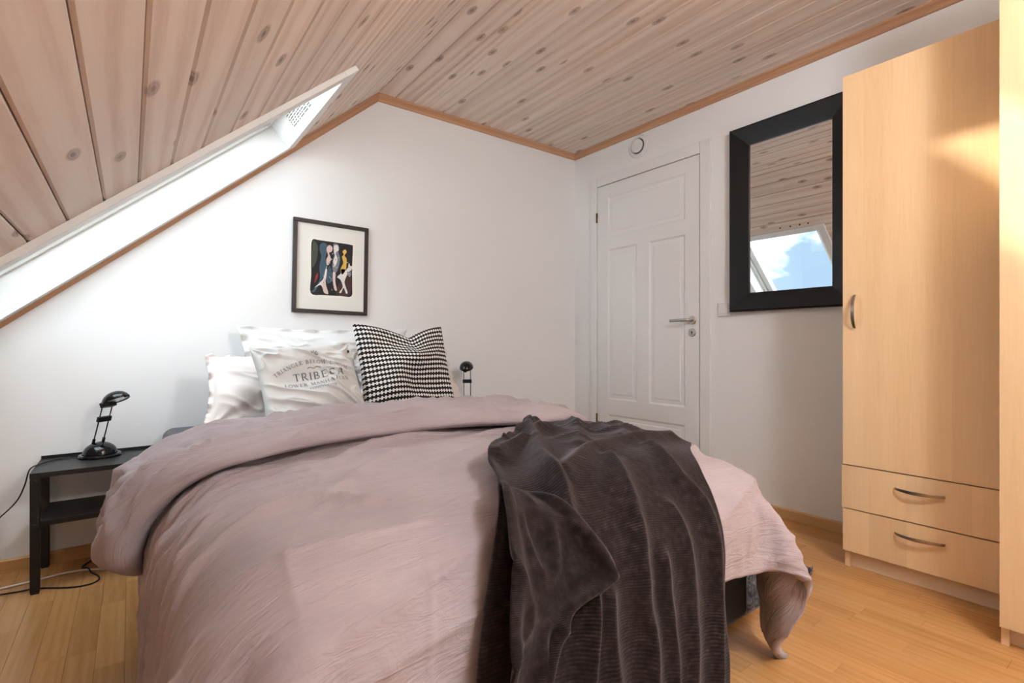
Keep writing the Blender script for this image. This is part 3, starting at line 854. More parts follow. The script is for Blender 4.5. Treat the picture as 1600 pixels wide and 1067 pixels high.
#--OBJECTS-END--
# ------------------------------------------------------------------ bed
bed = thing('bed', 'low black upholstered double bed frame with mattress under the duvet', 'bed', (0.80, 1.79, 0))
BX0, BX1, BY0, BY1 = 0.11, 1.49, 0.79, 2.805
MB().box(BX0, BX1, BY0, BY1, 0.09, 0.33).build('bed_base', M['black_fabric'], bed, bev=0.02, seg=3)
MB().box(BX0 + 0.005, BX1 - 0.005, BY0 + 0.005, BY1 - 0.005, 0.33, 0.53).build('mattress', M['sheet'], bed, bev=0.045, seg=4)
for x in (BX0 + 0.08, BX1 - 0.08):
    for y in (BY0 + 0.10, BY1 - 0.10):
        MB().tube([(x, y, 0.0), (x, y, 0.095)], [0.022, 0.028], 14).build('leg', M['black_metal'], bed)

# puffed-up shape that the duvet lies on
CX0, CX1, CY0, CY1, CZ, CR = 0.065, 1.525, 0.705, 2.60, 0.545, 0.165
def dome(x, y):
    u = (x - (CX0 + CX1) / 2) / ((CX1 - CX0) / 2); v = (y - 1.5) / 0.85
    return 0.050 * np.clip(1 - u * u, 0, 1) * np.clip(1 - 0.55 * v * v, 0, 1) + 0.010 * noise2(x * 2.2, y * 2.2, 3)
def push_out(P, th, fric):
    """pushes points out of the rounded, domed box; returns new points and contact mask"""
    x, y, z = P[:, 0], P[:, 1], P[:, 2] - dome(P[:, 0], P[:, 1])
    c = np.array([(CX0 + CX1) / 2, (CY0 + CY1) / 2, (CZ - 0.8) / 2])
    h = np.array([(CX1 - CX0) / 2, (CY1 - CY0) / 2, (CZ + 0.8) / 2]) - CR
    d = np.stack([x, y, z], -1) - c
    s = np.sign(d); q = np.abs(d) - h
    qp = np.maximum(q, 0)
    ln = np.linalg.norm(qp, axis=1)
    inside = np.max(q, axis=1)
    dist = ln + np.minimum(inside, 0) - CR
    n = np.where(ln[:, None] > 1e-9, qp / np.maximum(ln, 1e-9)[:, None], 0)
    k = np.argmax(q, axis=1)
    e = np.zeros_like(n); e[np.arange(len(k)), k] = 1
    n = np.where(ln[:, None] > 1e-9, n, e) * s
    m = dist < th
    P = P + n * np.where(m, th - dist, 0)[:, None]
    return P, m
def drape(P, rest, steps, iters, th, bend=0.25, stretch=1.0, gravity=9.8, damp=0.985, fric=0.5, floor_z=0.012, pin=None, extra=None):
    n, m = P.shape[:2]
    idx = np.arange(n * m).reshape(n, m)
    X = P.reshape(-1, 3).copy(); R = rest.reshape(-1, 3)
    batches = []
    def addb(di, dj, k):
        for pi in range(2 * max(di, 1) if di else 1):
            for pj in range(2 * max(abs(dj), 1) if (dj and not di) else 1):
                a = idx[:n - di] if di else idx
                b_ = idx[di:] if di else idx
                if dj > 0: a = a[:, :m - dj]; b_ = b_[:, dj:]
                elif dj < 0: a = a[:, -dj:]; b_ = b_[:, :m + dj]
                if di:
                    rows = (np.arange(a.shape[0]) // di) % 2 == pi
                    if pi > 1: continue
                    a = a[rows]; b_ = b_[rows]
                else:
                    cols = (np.arange(a.shape[1]) // abs(dj)) % 2 == pj
                    if pj > 1: continue
                    a = a[:, cols]; b_ = b_[:, cols]
                a = a.ravel(); b_ = b_.ravel()
                if len(a): batches.append((a, b_, np.linalg.norm(R[a] - R[b_], axis=1) * stretch, k))
    addb(1, 0, 1.0); addb(0, 1, 1.0); addb(1, 1, 0.5); addb(1, -1, 0.5); addb(2, 0, bend); addb(0, 2, bend)
    V = np.zeros_like(X); dt = 1 / 60
    w = np.ones(len(X)) if pin is None else 1.0 - pin.ravel()
    X0 = X.copy()
    for st in range(steps):
        V *= damp
        V[:, 2] -= gravity * dt
        Q = X + V * dt * w[:, None]
        for it in range(iters):
            for a, b_, r, k in batches:
                d = Q[b_] - Q[a]
                l = np.sqrt((d * d).sum(1)) + 1e-9
                c = d * (0.5 * k * (l - r) / l)[:, None]
                Q[a] += c * w[a][:, None]; Q[b_] -= c * w[b_][:, None]
            Q, hit = push_out(Q, th, fric)
            if extra is not None: Q = extra(Q)
            lowz = Q[:, 2] < floor_z
            Q[lowz, 2] = floor_z
            hit |= lowz
        mv = Q - X
        Q[hit] -= mv[hit] * fric
        Q, _ = push_out(Q, th, fric)
        if pin is not None: Q[w == 0] = X0[w == 0]
        V = np.clip((Q - X) / dt, -3, 3)
        X = Q
    return X.reshape(n, m, 3)
def upsample(P, k):
    """Catmull-Rom refinement of a grid by k in both directions"""
    def one(A):
        n = A.shape[0]
        t = np.linspace(0, n - 1, (n - 1) * k + 1)
        i = np.minimum(t.astype(int), n - 2); f = (t - i)[:, None, None]
        B = np.concatenate([2 * A[:1] - A[1:2], A, 2 * A[-1:] - A[-2:-1]], 0)
        p0, p1, p2, p3 = B[i], B[i + 1], B[i + 2], B[i + 3]
        return 0.5 * (2 * p1 + (p2 - p0) * f + (2 * p0 - 5 * p1 + 4 * p2 - p3) * f * f + (3 * p1 - p0 - 3 * p2 + p3) * f ** 3)
    return one(one(P).transpose(1, 0, 2)).transpose(1, 0, 2)
def normals(P):
    a = np.gradient(P, axis=0); c = np.gradient(P, axis=1)
    n = np.cross(a, c)
    return n / (np.linalg.norm(n, axis=2, keepdims=True) + 1e-12)
def creases(x, y, seed, fx, fy, warp=0.35):
    """long thin fold lines: ridged noise, stretched along x"""
    wx = x + warp * noise2(x * 1.3, y * 1.3, seed + 11); wy = y + 0.10 * noise2(x * 1.7, y * 1.7, seed + 12)
    r = 1 - np.abs(noise2(wx * fx, wy * fy, seed)) * 2.2
    return np.clip(r, 0, 1) ** 2.6

# --- duvet: main sheet
DUX0, DUX1, DUY0, DUY1 = -0.30, 1.80, 0.575, 2.02
nx, ny = 70, 52
gx, gy = np.meshgrid(np.linspace(DUX0, DUX1, nx), np.linspace(DUY0, DUY1, ny), indexing='ij')
ear = sstep(1.38, 1.80, gx) * sstep(0.90, 0.575, gy)      # the loose corner of the cover hangs lower
gx = gx + 0.04 * ear; gy = gy - 0.10 * ear
flat = np.stack([gx, gy, np.zeros_like(gx)], -1)
start = flat.copy()
start[..., 2] = 0.80 + 0.02 * noise2(gx * 3, gy * 3, 5)
TH = 0.022
sheet = drape(start, flat, 150, 14, TH, bend=0.30, fric=0.35, gravity=5.0)
sheet = upsample(sheet, 5)
flat4 = upsample(flat, 5)
fx_, fy_ = flat4[..., 0], flat4[..., 1]
N = normals(sheet)
side = sstep(0.25, -0.05, fx_)
drop = np.maximum(side, sstep(0.75, 0.55, fy_))
disp = 0.012 * noise2(fx_ * 2.6, fy_ * 3.4, 21)
disp += 0.026 * creases(fx_, fy_ - 0.22 * fx_, 31, 1.3, 7.5) * (0.45 + 0.55 * sstep(-0.2, 0.4, noise2(fx_ * 1.5, fy_ * 1.5, 33)))
disp += 0.011 * creases(fx_, fy_ - 0.10 * fx_, 35, 2.2, 17.0, 0.2) * sstep(-0.25, 0.35, noise2(fx_ * 1.9, fy_ * 1.9, 37))
disp += 0.018 * creases(fx_, fy_ + 0.12 * fx_, 41, 1.2, 9.0) * side
disp += 0.0040 * creases(fx_, fy_ - 0.25 * fx_, 43, 3.5, 34.0, 0.15) * sstep(-0.2, 0.3, noise2(fx_ * 2.3, fy_ * 2.3, 44))
disp += 0.0045 * creases(fx_ * 0.8 + fy_, fy_ * 0.5 - fx_, 45, 3.0, 9.0, 0.2) * sstep(0.0, 0.5, noise2(fx_ * 1.7, fy_ * 1.7, 46))
disp -= 0.006
pressed = sstep(0.40, 0.55, fx_) * sstep(1.40, 1.20, fx_) * sstep(1.5, 1.2, fy_)
corner = sstep(1.25, 1.55, fx_) * sstep(1.0, 0.75, fy_)
sheet = sheet + N * (disp * (1 - 0.55 * pressed) * (1 - 0.65 * corner))[..., None]
def pull_in(P, far, mask):
    Q = P.reshape(-1, 3); out, hit = push_out(Q, far, 0)
    # points beyond `far` from the padded bed shape are moved back towards it
    lo = Q.copy()
    zc = np.clip(Q[:, 2] - dome(Q[:, 0], Q[:, 1]), -0.8, CZ - CR)
    core = np.stack([np.clip(Q[:, 0], CX0 + CR, CX1 - CR), np.clip(Q[:, 1], CY0 + CR, CY1 - CR), zc + dome(Q[:, 0], Q[:, 1])], -1)
    d = Q - core; l = np.linalg.norm(d, axis=1) + 1e-9
    k = np.where((l > CR + far) & (mask.ravel() > 0.5), (CR + far) / l, 1.0)
    return (core + d * k[:, None]).reshape(P.shape)
sheet = pull_in(sheet, 0.036, pressed)
duvet = thing('duvet', 'rumpled dusty mauve linen duvet spread over the bed', 'duvet', (0.8, 1.3, 0.55))
o = obj('duvet_cover', grid_mesh('duvet_cover', sheet, M['duvet']), duvet)
sd = o.modifiers.new('solid', 'SOLIDIFY'); sd.thickness = 0.020; sd.offset = -1.0

# --- duvet: turned-back end, a plump lobe across the bed that hangs over both sides
def outline(t, off):
    """path over the bed across x: t metres from the middle of the top (negative = camera-left side); returns x, z, nx, nz"""
    xm = (CX0 + CX1) / 2; hw = (CX1 - CX0) / 2 - CR
    r = CR + off
    s = np.sign(t); a = np.abs(t)
    arc = r * PI / 2
    ang = np.clip((a - hw) / r, 0, PI / 2)
    x = np.where(a < hw, a, hw + r * np.sin(ang))
    z = np.where(a < hw, 0, -r * (1 - np.cos(ang))) - np.maximum(a - hw - arc, 0)
    return xm + s * x, CZ + off + z, s * np.sin(ang), np.cos(ang)
nt, nph = 300, 96
T0, T1 = -0.93, 1.02
tt, ph = np.meshgrid(np.linspace(T0, T1, nt), np.linspace(0, 2 * PI, nph), indexing='ij')
x, z, nx_, nz_ = outline(tt, 0.035)
endl = np.sqrt(np.clip(1 - ((T0 + 0.09 - tt) / 0.09).clip(0, 1) ** 2, 0, 1)); endr = np.sqrt(np.clip(1 - ((tt - T1 + 0.07) / 0.07).clip(0, 1) ** 2, 0, 1))
ends = np.clip(endl * endr, 0.001, 1)
leftd = sstep(-0.55, -0.85, tt)
yc = 1.715 + 0.02 * noise2(tt * 2.1, tt * 0, 51) + 0.02 * leftd
wy = (0.285 + 0.02 * noise2(tt * 3.3, tt * 0, 52) - 0.04 * leftd) * (0.55 + 0.45 * ends)
hh = (0.064 + 0.014 * noise2(tt * 2.7, tt * 0, 53) + 0.035 * leftd) * ends
cs, sn = np.cos(ph), np.sin(ph)
sq = lambda c, p: np.sign(c) * np.abs(c) ** p
yy = yc + wy * sq(cs, 0.75) * -1
up = hh * (0.5 + 0.5 * sq(sn, 0.8)) - 0.010
dm_ = dome(x, yy) * (np.abs(tt) < 0.73)
ux = tt; uy = yy
wr = 0.014 * noise2(ux * 2.6, uy * 4.5, 54) + 0.022 * creases(ux, uy - 0.10 * ux, 55, 1.4, 7.0) + 0.012 * creases(ux, uy - 0.2 * ux, 57, 2.4, 18.0, 0.2)
wr = wr * np.clip(sn, 0, 1) * ends
wr += leftd * (0.040 * noise2(ux * 6, uy * 5, 58) + 0.025 * creases(uy, ux, 59, 4.0, 5.0, 0.2)) * np.clip(sn, 0, 1) * ends
Pf = np.stack([x + nx_ * (up + wr), yy, z + nz_ * (up + wr) + dm_], -1)
fo = obj('turned_back_end', grid_mesh('turned_back_end', Pf, M['duvet']), duvet)

#--DUVET-END--
# ------------------------------------------------------------------ throw blanket
TOFF = 0.046
def roll(d, r):
    ang = np.clip(d / r, 0, PI / 2)
    return np.where(d < 0, d, r * np.sin(ang)), np.where(d < 0, 0, r * (1 - np.cos(ang))) + np.maximum(d - r * PI / 2, 0)
def over_bed(X, Y, o):
    """a flat sheet position (X, Y) laid over the duvet, wrapped round its foot and door-side edges"""
    r = CR + o
    hx, dx = roll(X - (CX1 - CR), r); hy, dy = roll((CY0 + CR) - Y, r)
    x = CX1 - CR + hx; y = CY0 + CR - hy
    return np.stack([x, y, np.maximum(CZ + o + dome(x, y) - dx - dy, 0.012)], -1)
def curve_rows(pts, t):
    pts = np.array(pts, float); n = len(pts)
    B = np.concatenate([2 * pts[:1] - pts[1:2], pts, 2 * pts[-1:] - pts[-2:-1]])
    q = t * (n - 1); i = np.minimum(q.astype(int), n - 2); f = (q - i)[:, None]
    p0, p1, p2, p3 = B[i], B[i + 1], B[i + 2], B[i + 3]
    return 0.5 * (2 * p1 + (p2 - p0) * f + (2 * p0 - 5 * p1 + 4 * p2 - p3) * f * f + (3 * p1 - p0 - 3 * p2 + p3) * f ** 3)
def to_line(X, Y, poly):
    best = np.full(X.shape, 9.0)
    for (x0, y0), (x1, y1) in zip(poly[:-1], poly[1:]):
        dx, dy = x1 - x0, y1 - y0
        t = np.clip(((X - x0) * dx + (Y - y0) * dy) / (dx * dx + dy * dy), 0, 1)
        best = np.minimum(best, np.hypot(X - x0 - t * dx, Y - y0 - t * dy))
    return best
LE = [(1.62, 1.52), (1.38, 1.45), (1.10, 1.34), (0.84, 1.13), (0.685, 1.00), (0.59, 0.83), (0.50, 0.715), (0.46, 0.62), (0.44, 0.50), (0.43, 0.32), (0.43, 0.17)]
RE = [(1.82, 1.40), (1.68, 1.18), (1.46, 0.97), (1.30, 0.86), (1.205, 0.77), (1.168, 0.70), (1.138, 0.63), (1.128, 0.56), (1.142, 0.43), (1.156, 0.28), (1.16, 0.17)]
na, nb_ = 260, 180
A = np.linspace(0, 1, na); Bq = np.linspace(0, 1, nb_)
l_, r_ = curve_rows(LE, A), curve_rows(RE, A)
XY = l_[:, None] * (1 - Bq)[None, :, None] + r_[:, None] * Bq[None, :, None]
X_, Y_ = XY[..., 0] + 0.012 * noise2(XY[..., 0] * 6, XY[..., 1] * 6, 61), XY[..., 1] + 0.012 * noise2(XY[..., 0] * 6, XY[..., 1] * 6, 62)
h = np.zeros_like(X_)
for poly, amp, wd_ in (([(1.12, 1.34), (1.01, 1.257), (0.78, 0.92), (0.695, 0.742), (0.672, 0.648), (0.66, 0.5), (0.64, 0.2)], 0.034, 0.026),
                       ([(0.755, 0.815), (0.925, 0.905), (1.148, 0.958), (1.35, 0.96)], 0.030, 0.028),
                       ([(0.935, 0.84), (0.842, 0.698), (0.825, 0.6), (0.845, 0.468), (0.855, 0.17)], 0.026, 0.024),
                       ([(1.142, 0.888), (1.078, 0.745), (1.088, 0.68), (1.085, 0.605), (1.09, 0.17)], 0.024, 0.024),
                       ([(0.892, 0.60), (0.92, 0.47), (0.935, 0.17)], 0.018, 0.018),
                       ([(0.98, 0.68), (1.0, 0.40), (1.01, 0.17)], 0.015, 0.020),
                       ([(0.73, 0.56), (0.75, 0.36), (0.74, 0.17)], 0.020, 0.022),
                       ([(0.52, 0.60), (0.53, 0.36), (0.52, 0.17)], 0.020, 0.022),
                       ([(1.32, 1.36), (1.15, 1.18), (0.98, 1.00)], 0.018, 0.030), ([(1.45, 1.26), (1.30, 1.12), (1.18, 1.02)], 0.016, 0.030),
                       ([(0.70, 0.98), (0.84, 1.06), (1.0, 1.16)], 0.028, 0.022)):
    d = to_line(X_ + 0.012 * noise2(X_ * 7, Y_ * 7, 63), Y_ + 0.012 * noise2(X_ * 7, Y_ * 7, 64), poly)
    h = np.maximum(h, amp * np.exp(-(d / wd_) ** 1.6)) + 0.25 * np.minimum(h, amp * np.exp(-(d / wd_) ** 1.6))
messy = sstep(0.95, 1.15, Y_)
h += 0.010 * noise2(X_ * 6, Y_ * 5, 65) + messy * (0.014 * creases(X_, Y_, 66, 4.0, 6.0, 0.15) + 0.010 * noise2(X_ * 13, Y_ * 13, 67))
h += 0.022 * np.exp(-(Bq[None, :] / 0.035) ** 2) * sstep(0.60, 0.75, Y_) * sstep(1.35, 1.1, Y_)
Pt = over_bed(X_, Y_, TOFF)
Nt = normals(Pt)
if Nt[na // 2, nb_ // 2, 2] < 0: Nt = -Nt
Pt = Pt + Nt * h[..., None]
Pt[..., 2] = np.maximum(Pt[..., 2], 0.010)
throw = thing('throw_blanket', 'dark brown ribbed chenille throw draped over the foot of the bed', 'blanket', (0.85, 0.8, 0.6))
w = Mat('chenille', (66, 56, 56), 0.9, 0, 0.15)
tc = w.n('TexCoord'); sx_ = w.n('SeparateXYZ'); w.l(tc.outputs['UV'], sx_.inputs[0])
nz = w.noise(w.coords((1, 1, 1), rand=False), 60.0, 3.0, 0.6)
nl = w.noise(w.coords((1, 1, 1), rand=False), 9.0, 3.0, 0.6)
st = w.math('SINE', w.math('ADD', w.math('MULTIPLY', sx_.outputs[0], 1250.0), w.math('MULTIPLY', nl, 9.0)))
fac = w.math('ADD', w.math('MULTIPLY', st, w.math('MULTIPLY', nl, 0.22)), w.math('MULTIPLY', nz, 0.9))
w.color(w.ramp(fac, [(0.25, lin(24, 18, 19)), (0.55, lin(44, 35, 36)), (0.85, lin(78, 67, 68))]))
w.bump(fac, 0.6, 0.003)
w.b.inputs['Sheen Weight'].default_value = 0.35
w.b.inputs['Sheen Roughness'].default_value = 0.45
w.b.inputs['Sheen Tint'].default_value = lin(200, 196, 204)
M['chenille'] = w.m
o = obj('blanket', grid_mesh('blanket', Pt, M['chenille']), throw)
sd = o.modifiers.new('solid', 'SOLIDIFY'); sd.thickness = 0.008; sd.offset = -1.0 if normals(Pt)[na // 2, nb_ // 2, 2] > 0 else 1.0
# folded-over corner lying on the blanket
FL = [(0.60, 0.845), (0.535, 0.75), (0.487, 0.66), (0.455, 0.56), (0.436, 0.42), (0.430, 0.26)]
FR = [(0.635, 0.80), (0.675, 0.70), (0.700, 0.61), (0.590, 0.580), (0.520, 0.46), (0.470, 0.30)]
A2 = np.linspace(0, 1, 120); B2 = np.linspace(0, 1, 60)
l_, r_ = curve_rows(FL, A2), curve_rows(FR, A2)
XY = l_[:, None] * (1 - B2)[None, :, None] + r_[:, None] * B2[None, :, None]
Pc = over_bed(XY[..., 0], XY[..., 1], TOFF)
Nc = normals(Pc)
if Nc[40, 30, 1] > 0: Nc = -Nc
bb = B2[None, :]
hc = 0.016 * np.exp(-((bb - 0.93) / 0.10) ** 2) + 0.018 * np.exp(-((bb - 0.05) / 0.10) ** 2) + 0.010 * noise2(XY[..., 0] * 9, XY[..., 1] * 9, 71) - 0.010 * np.sin(bb * PI)
hc += 0.012 * creases(XY[..., 0], XY[..., 1], 73, 9.0, 6.0, 0.1)
hc = hc * sstep(0.0, 0.12, A2)[:, None] + 0.034 * sstep(-0.02, 0.16, A2)[:, None]
Pc = Pc + Nc * hc[..., None]
o = obj('folded_corner', grid_mesh('folded_corner', Pc, M['chenille']), throw)
sd = o.modifiers.new('solid', 'SOLIDIFY'); sd.thickness = 0.010; sd.offset = 0

# ------------------------------------------------------------------ pillows
def pillow_surface(W, Hh, T, seed, tilt, base, rz=0.0, roll_=0.0, taper=0.0, flange=0.0, chop=0.0, wr=1.0, pinch=0.07, full=0.42):
    """returns f(u, v, side, lift) -> world points; u, v in -1..1 (beyond 1 on the flange)"""
    ct, st_ = math.cos(tilt), math.sin(tilt)
    cz, sz = math.cos(rz), math.sin(rz)
    cr, sr = math.cos(roll_), math.sin(roll_)
    def f(u, v, side, lift=0.0):
        u = np.asarray(u, float); v = np.asarray(v, float)
        uc, vc = np.clip(u, -1, 1), np.clip(v, -1, 1)
        x = W / 2 * u * (1 - pinch * (1 - vc * vc)) * (1 - taper * (vc + 1) / 2)
        z = Hh / 2 * (v * (1 - pinch * (1 - uc * uc)) + 1)
        th = T / 2 * ((1 - uc ** 2) * (1 - vc ** 2)).clip(0, 1) ** full
        edge = np.maximum(np.abs(uc), np.abs(vc))
        if chop:
            dent = chop * np.exp(-(np.abs(u - 0.12) / 0.42) ** 1.3) * sstep(-0.55, 1.0, v) ** 1.5
            z = z - dent * Hh
            th = th + 0.035 * np.exp(-((u - 0.12) / 0.22) ** 2) * sstep(0.75, 0.3, v) * sstep(-0.1, 0.4, v)
        n = 0.30 * T * noise2(u * 1.2, v * 1.2, seed) * (1 - edge ** 3)
        cor = np.minimum(np.hypot(1 - np.abs(uc), 1 - np.abs(vc)), 1.2)
        ang = np.arctan2(1 - np.abs(vc), 1 - np.abs(uc) + 1e-6)
        rad = np.sin(ang * 9 + 2 * noise2(u * 2, v * 2, seed + 2)) * np.exp(-cor * 2.6) * sstep(0.02, 0.25, cor)
        wv = 0.0055 * wr * rad + 0.007 * wr * creases(u * 0.5 * W / 0.4, v * 0.5 + 0.3 * u, seed + 4, 3.0, 6.0, 0.4) * (1 - edge ** 6)
        y = -side * (np.maximum(th, 0.0035) + n + wv * (th > 0.004) + lift)
        if flange:
            out = np.maximum(np.abs(u), np.abs(v)) > 1.0
            ruff = 0.016 * noise2(u * 7, v * 7, seed + 6) + 0.010 * np.sin((u * 1.3 - v) * 14)
            q = np.clip((np.maximum(np.abs(u), np.abs(v)) - 1) / flange, 0, 1)
            y = np.where(out, -side * 0.0022 + ruff * q, y)
        x, z2 = x * cr - (z - Hh / 2) * sr, x * sr + (z - Hh / 2) * cr + Hh / 2
        X = x; Yv = z2 * st_ + y * ct; Z = z2 * ct - y * st_
        return np.stack([base[0] + X * cz - Yv * sz, base[1] + X * sz + Yv * cz, base[2] + Z], -1)
    return f
def pillow(name, label, cat, mat, W, Hh, T, seed, tilt, base, n=64, part='pillow_cover', uvmat=False, **kw):
    f = pillow_surface(W, Hh, T, seed, math.radians(tilt), base, **kw)
    e_ = 1 + kw.get('flange', 0.0)
    g = np.sin(np.linspace(-PI / 2, PI / 2, n)) if not kw.get('flange') else np.linspace(-e_, e_, n + 16)
    U, V = np.meshgrid(g, g, indexing='ij')
    k = len(g)
    Pf, Pb = f(U, V, 1), f(U, V, -1)
    idx = np.arange(k * k).reshape(k, k)
    bidx = idx + k * k
    bidx = bidx.copy()
    fr = np.stack([idx[:-1, :-1], idx[1:, :-1], idx[1:, 1:], idx[:-1, 1:]], -1).reshape(-1, 4)
    bk = np.stack([bidx[:-1, :-1], bidx[:-1, 1:], bidx[1:, 1:], bidx[1:, :-1]], -1).reshape(-1, 4)
    def rim(a, c): return np.stack([a[:-1], c[:-1], c[1:], a[1:]], -1)
    sides = np.concatenate([rim(idx[0], bidx[0])[:, ::-1], rim(idx[-1], bidx[-1]), rim(idx[:, 0], bidx[:, 0]), rim(idx[:, -1], bidx[:, -1])[:, ::-1]])
    F = np.concatenate([fr, bk, sides])
    me = bpy.data.meshes.new(part)
    me.from_pydata(np.concatenate([Pf.reshape(-1, 3), Pb.reshape(-1, 3)]).tolist(), [], F.tolist())
    me.materials.append(mat)
    me.polygons.foreach_set('use_smooth', [True] * len(me.polygons))
    lay = me.uv_layers.new(name='uv')
    uv = np.concatenate([np.stack([U, V], -1).reshape(-1, 2)] * 2) * 0.5 + 0.5
    lay.data.foreach_set('uv', uv[F.reshape(-1)].reshape(-1))
    me.update()
    r = thing(name, label, cat, base)
    obj(part, me, r)
    return r, f
PZ = 0.56
pillow('bed_pillow', 'big white pillow with ruffled edge propped against the wall', 'pillow', M['white_cotton'], 0.78, 0.40, 0.15, 3, 9, (0.845, 2.655, PZ + 0.02), flange=0.11, n=80, wr=1.4)
pillow('bed_pillow', 'pale beige pillow partly behind the lettered cushion', 'pillow', M['beige_cotton'], 0.57, 0.34, 0.14, 5, 34, (0.530, 2.335, PZ + 0.01), taper=0.10, flange=0.07, wr=1.3)
pillow('bed_pillow', 'pale beige pillow mostly hidden by the black and white cushion', 'pillow', M['beige_cotton'], 0.56, 0.34, 0.14, 6, 34, (1.165, 2.335, PZ + 0.01), taper=0.10, flange=0.07, wr=1.3)
cu, fcu = pillow('cushion', 'pale grey canvas cushion printed with lettering', 'cushion', M['canvas'], 0.41, 0.39, 0.13, 9, 30, (0.602, 2.075, PZ + 0.005), roll_=math.radians(4), wr=2.6, n=170)
# black and white woven pattern: rows of dashes crossed by short ticks
w = Mat('woven_black_white', (232, 229, 225), 0.9, 0, 0.2)
tc = w.n('TexCoord'); sp = w.n('SeparateXYZ'); w.l(tc.outputs['UV'], sp.inputs[0])
fv = w.math('FRACT', w.math('MULTIPLY', sp.outputs[1], 20.0)); fu = w.math('FRACT', w.math('MULTIPLY', sp.outputs[0], 30.0))
line_ = w.math('LESS_THAN', w.math('ABSOLUTE', w.math('SUBTRACT', fv, 0.5)), 0.19)
tick = w.math('MULTIPLY', w.math('LESS_THAN', w.math('ABSOLUTE', w.math('SUBTRACT', fv, 0.5)), 0.41), w.math('LESS_THAN', w.math('ABSOLUTE', w.math('SUBTRACT', fu, 0.5)), 0.25))
blk = w.math('MAXIMUM', line_, tick)
w.color(w.mix(blk, lin(234, 231, 227), lin(32, 30, 32)))
w.bump(w.noise(w.coords(rand=False), 900.0, 1.0), 0.2, 0.0006)
M['woven'] = w.m
pillow('cushion', 'black and white woven cushion with a dented top edge', 'cushion', M['woven'], 0.455, 0.47, 0.15, 14, 21, (1.037, 2.115, PZ + 0.005), chop=0.13, wr=0.8, n=80, pinch=0.05)

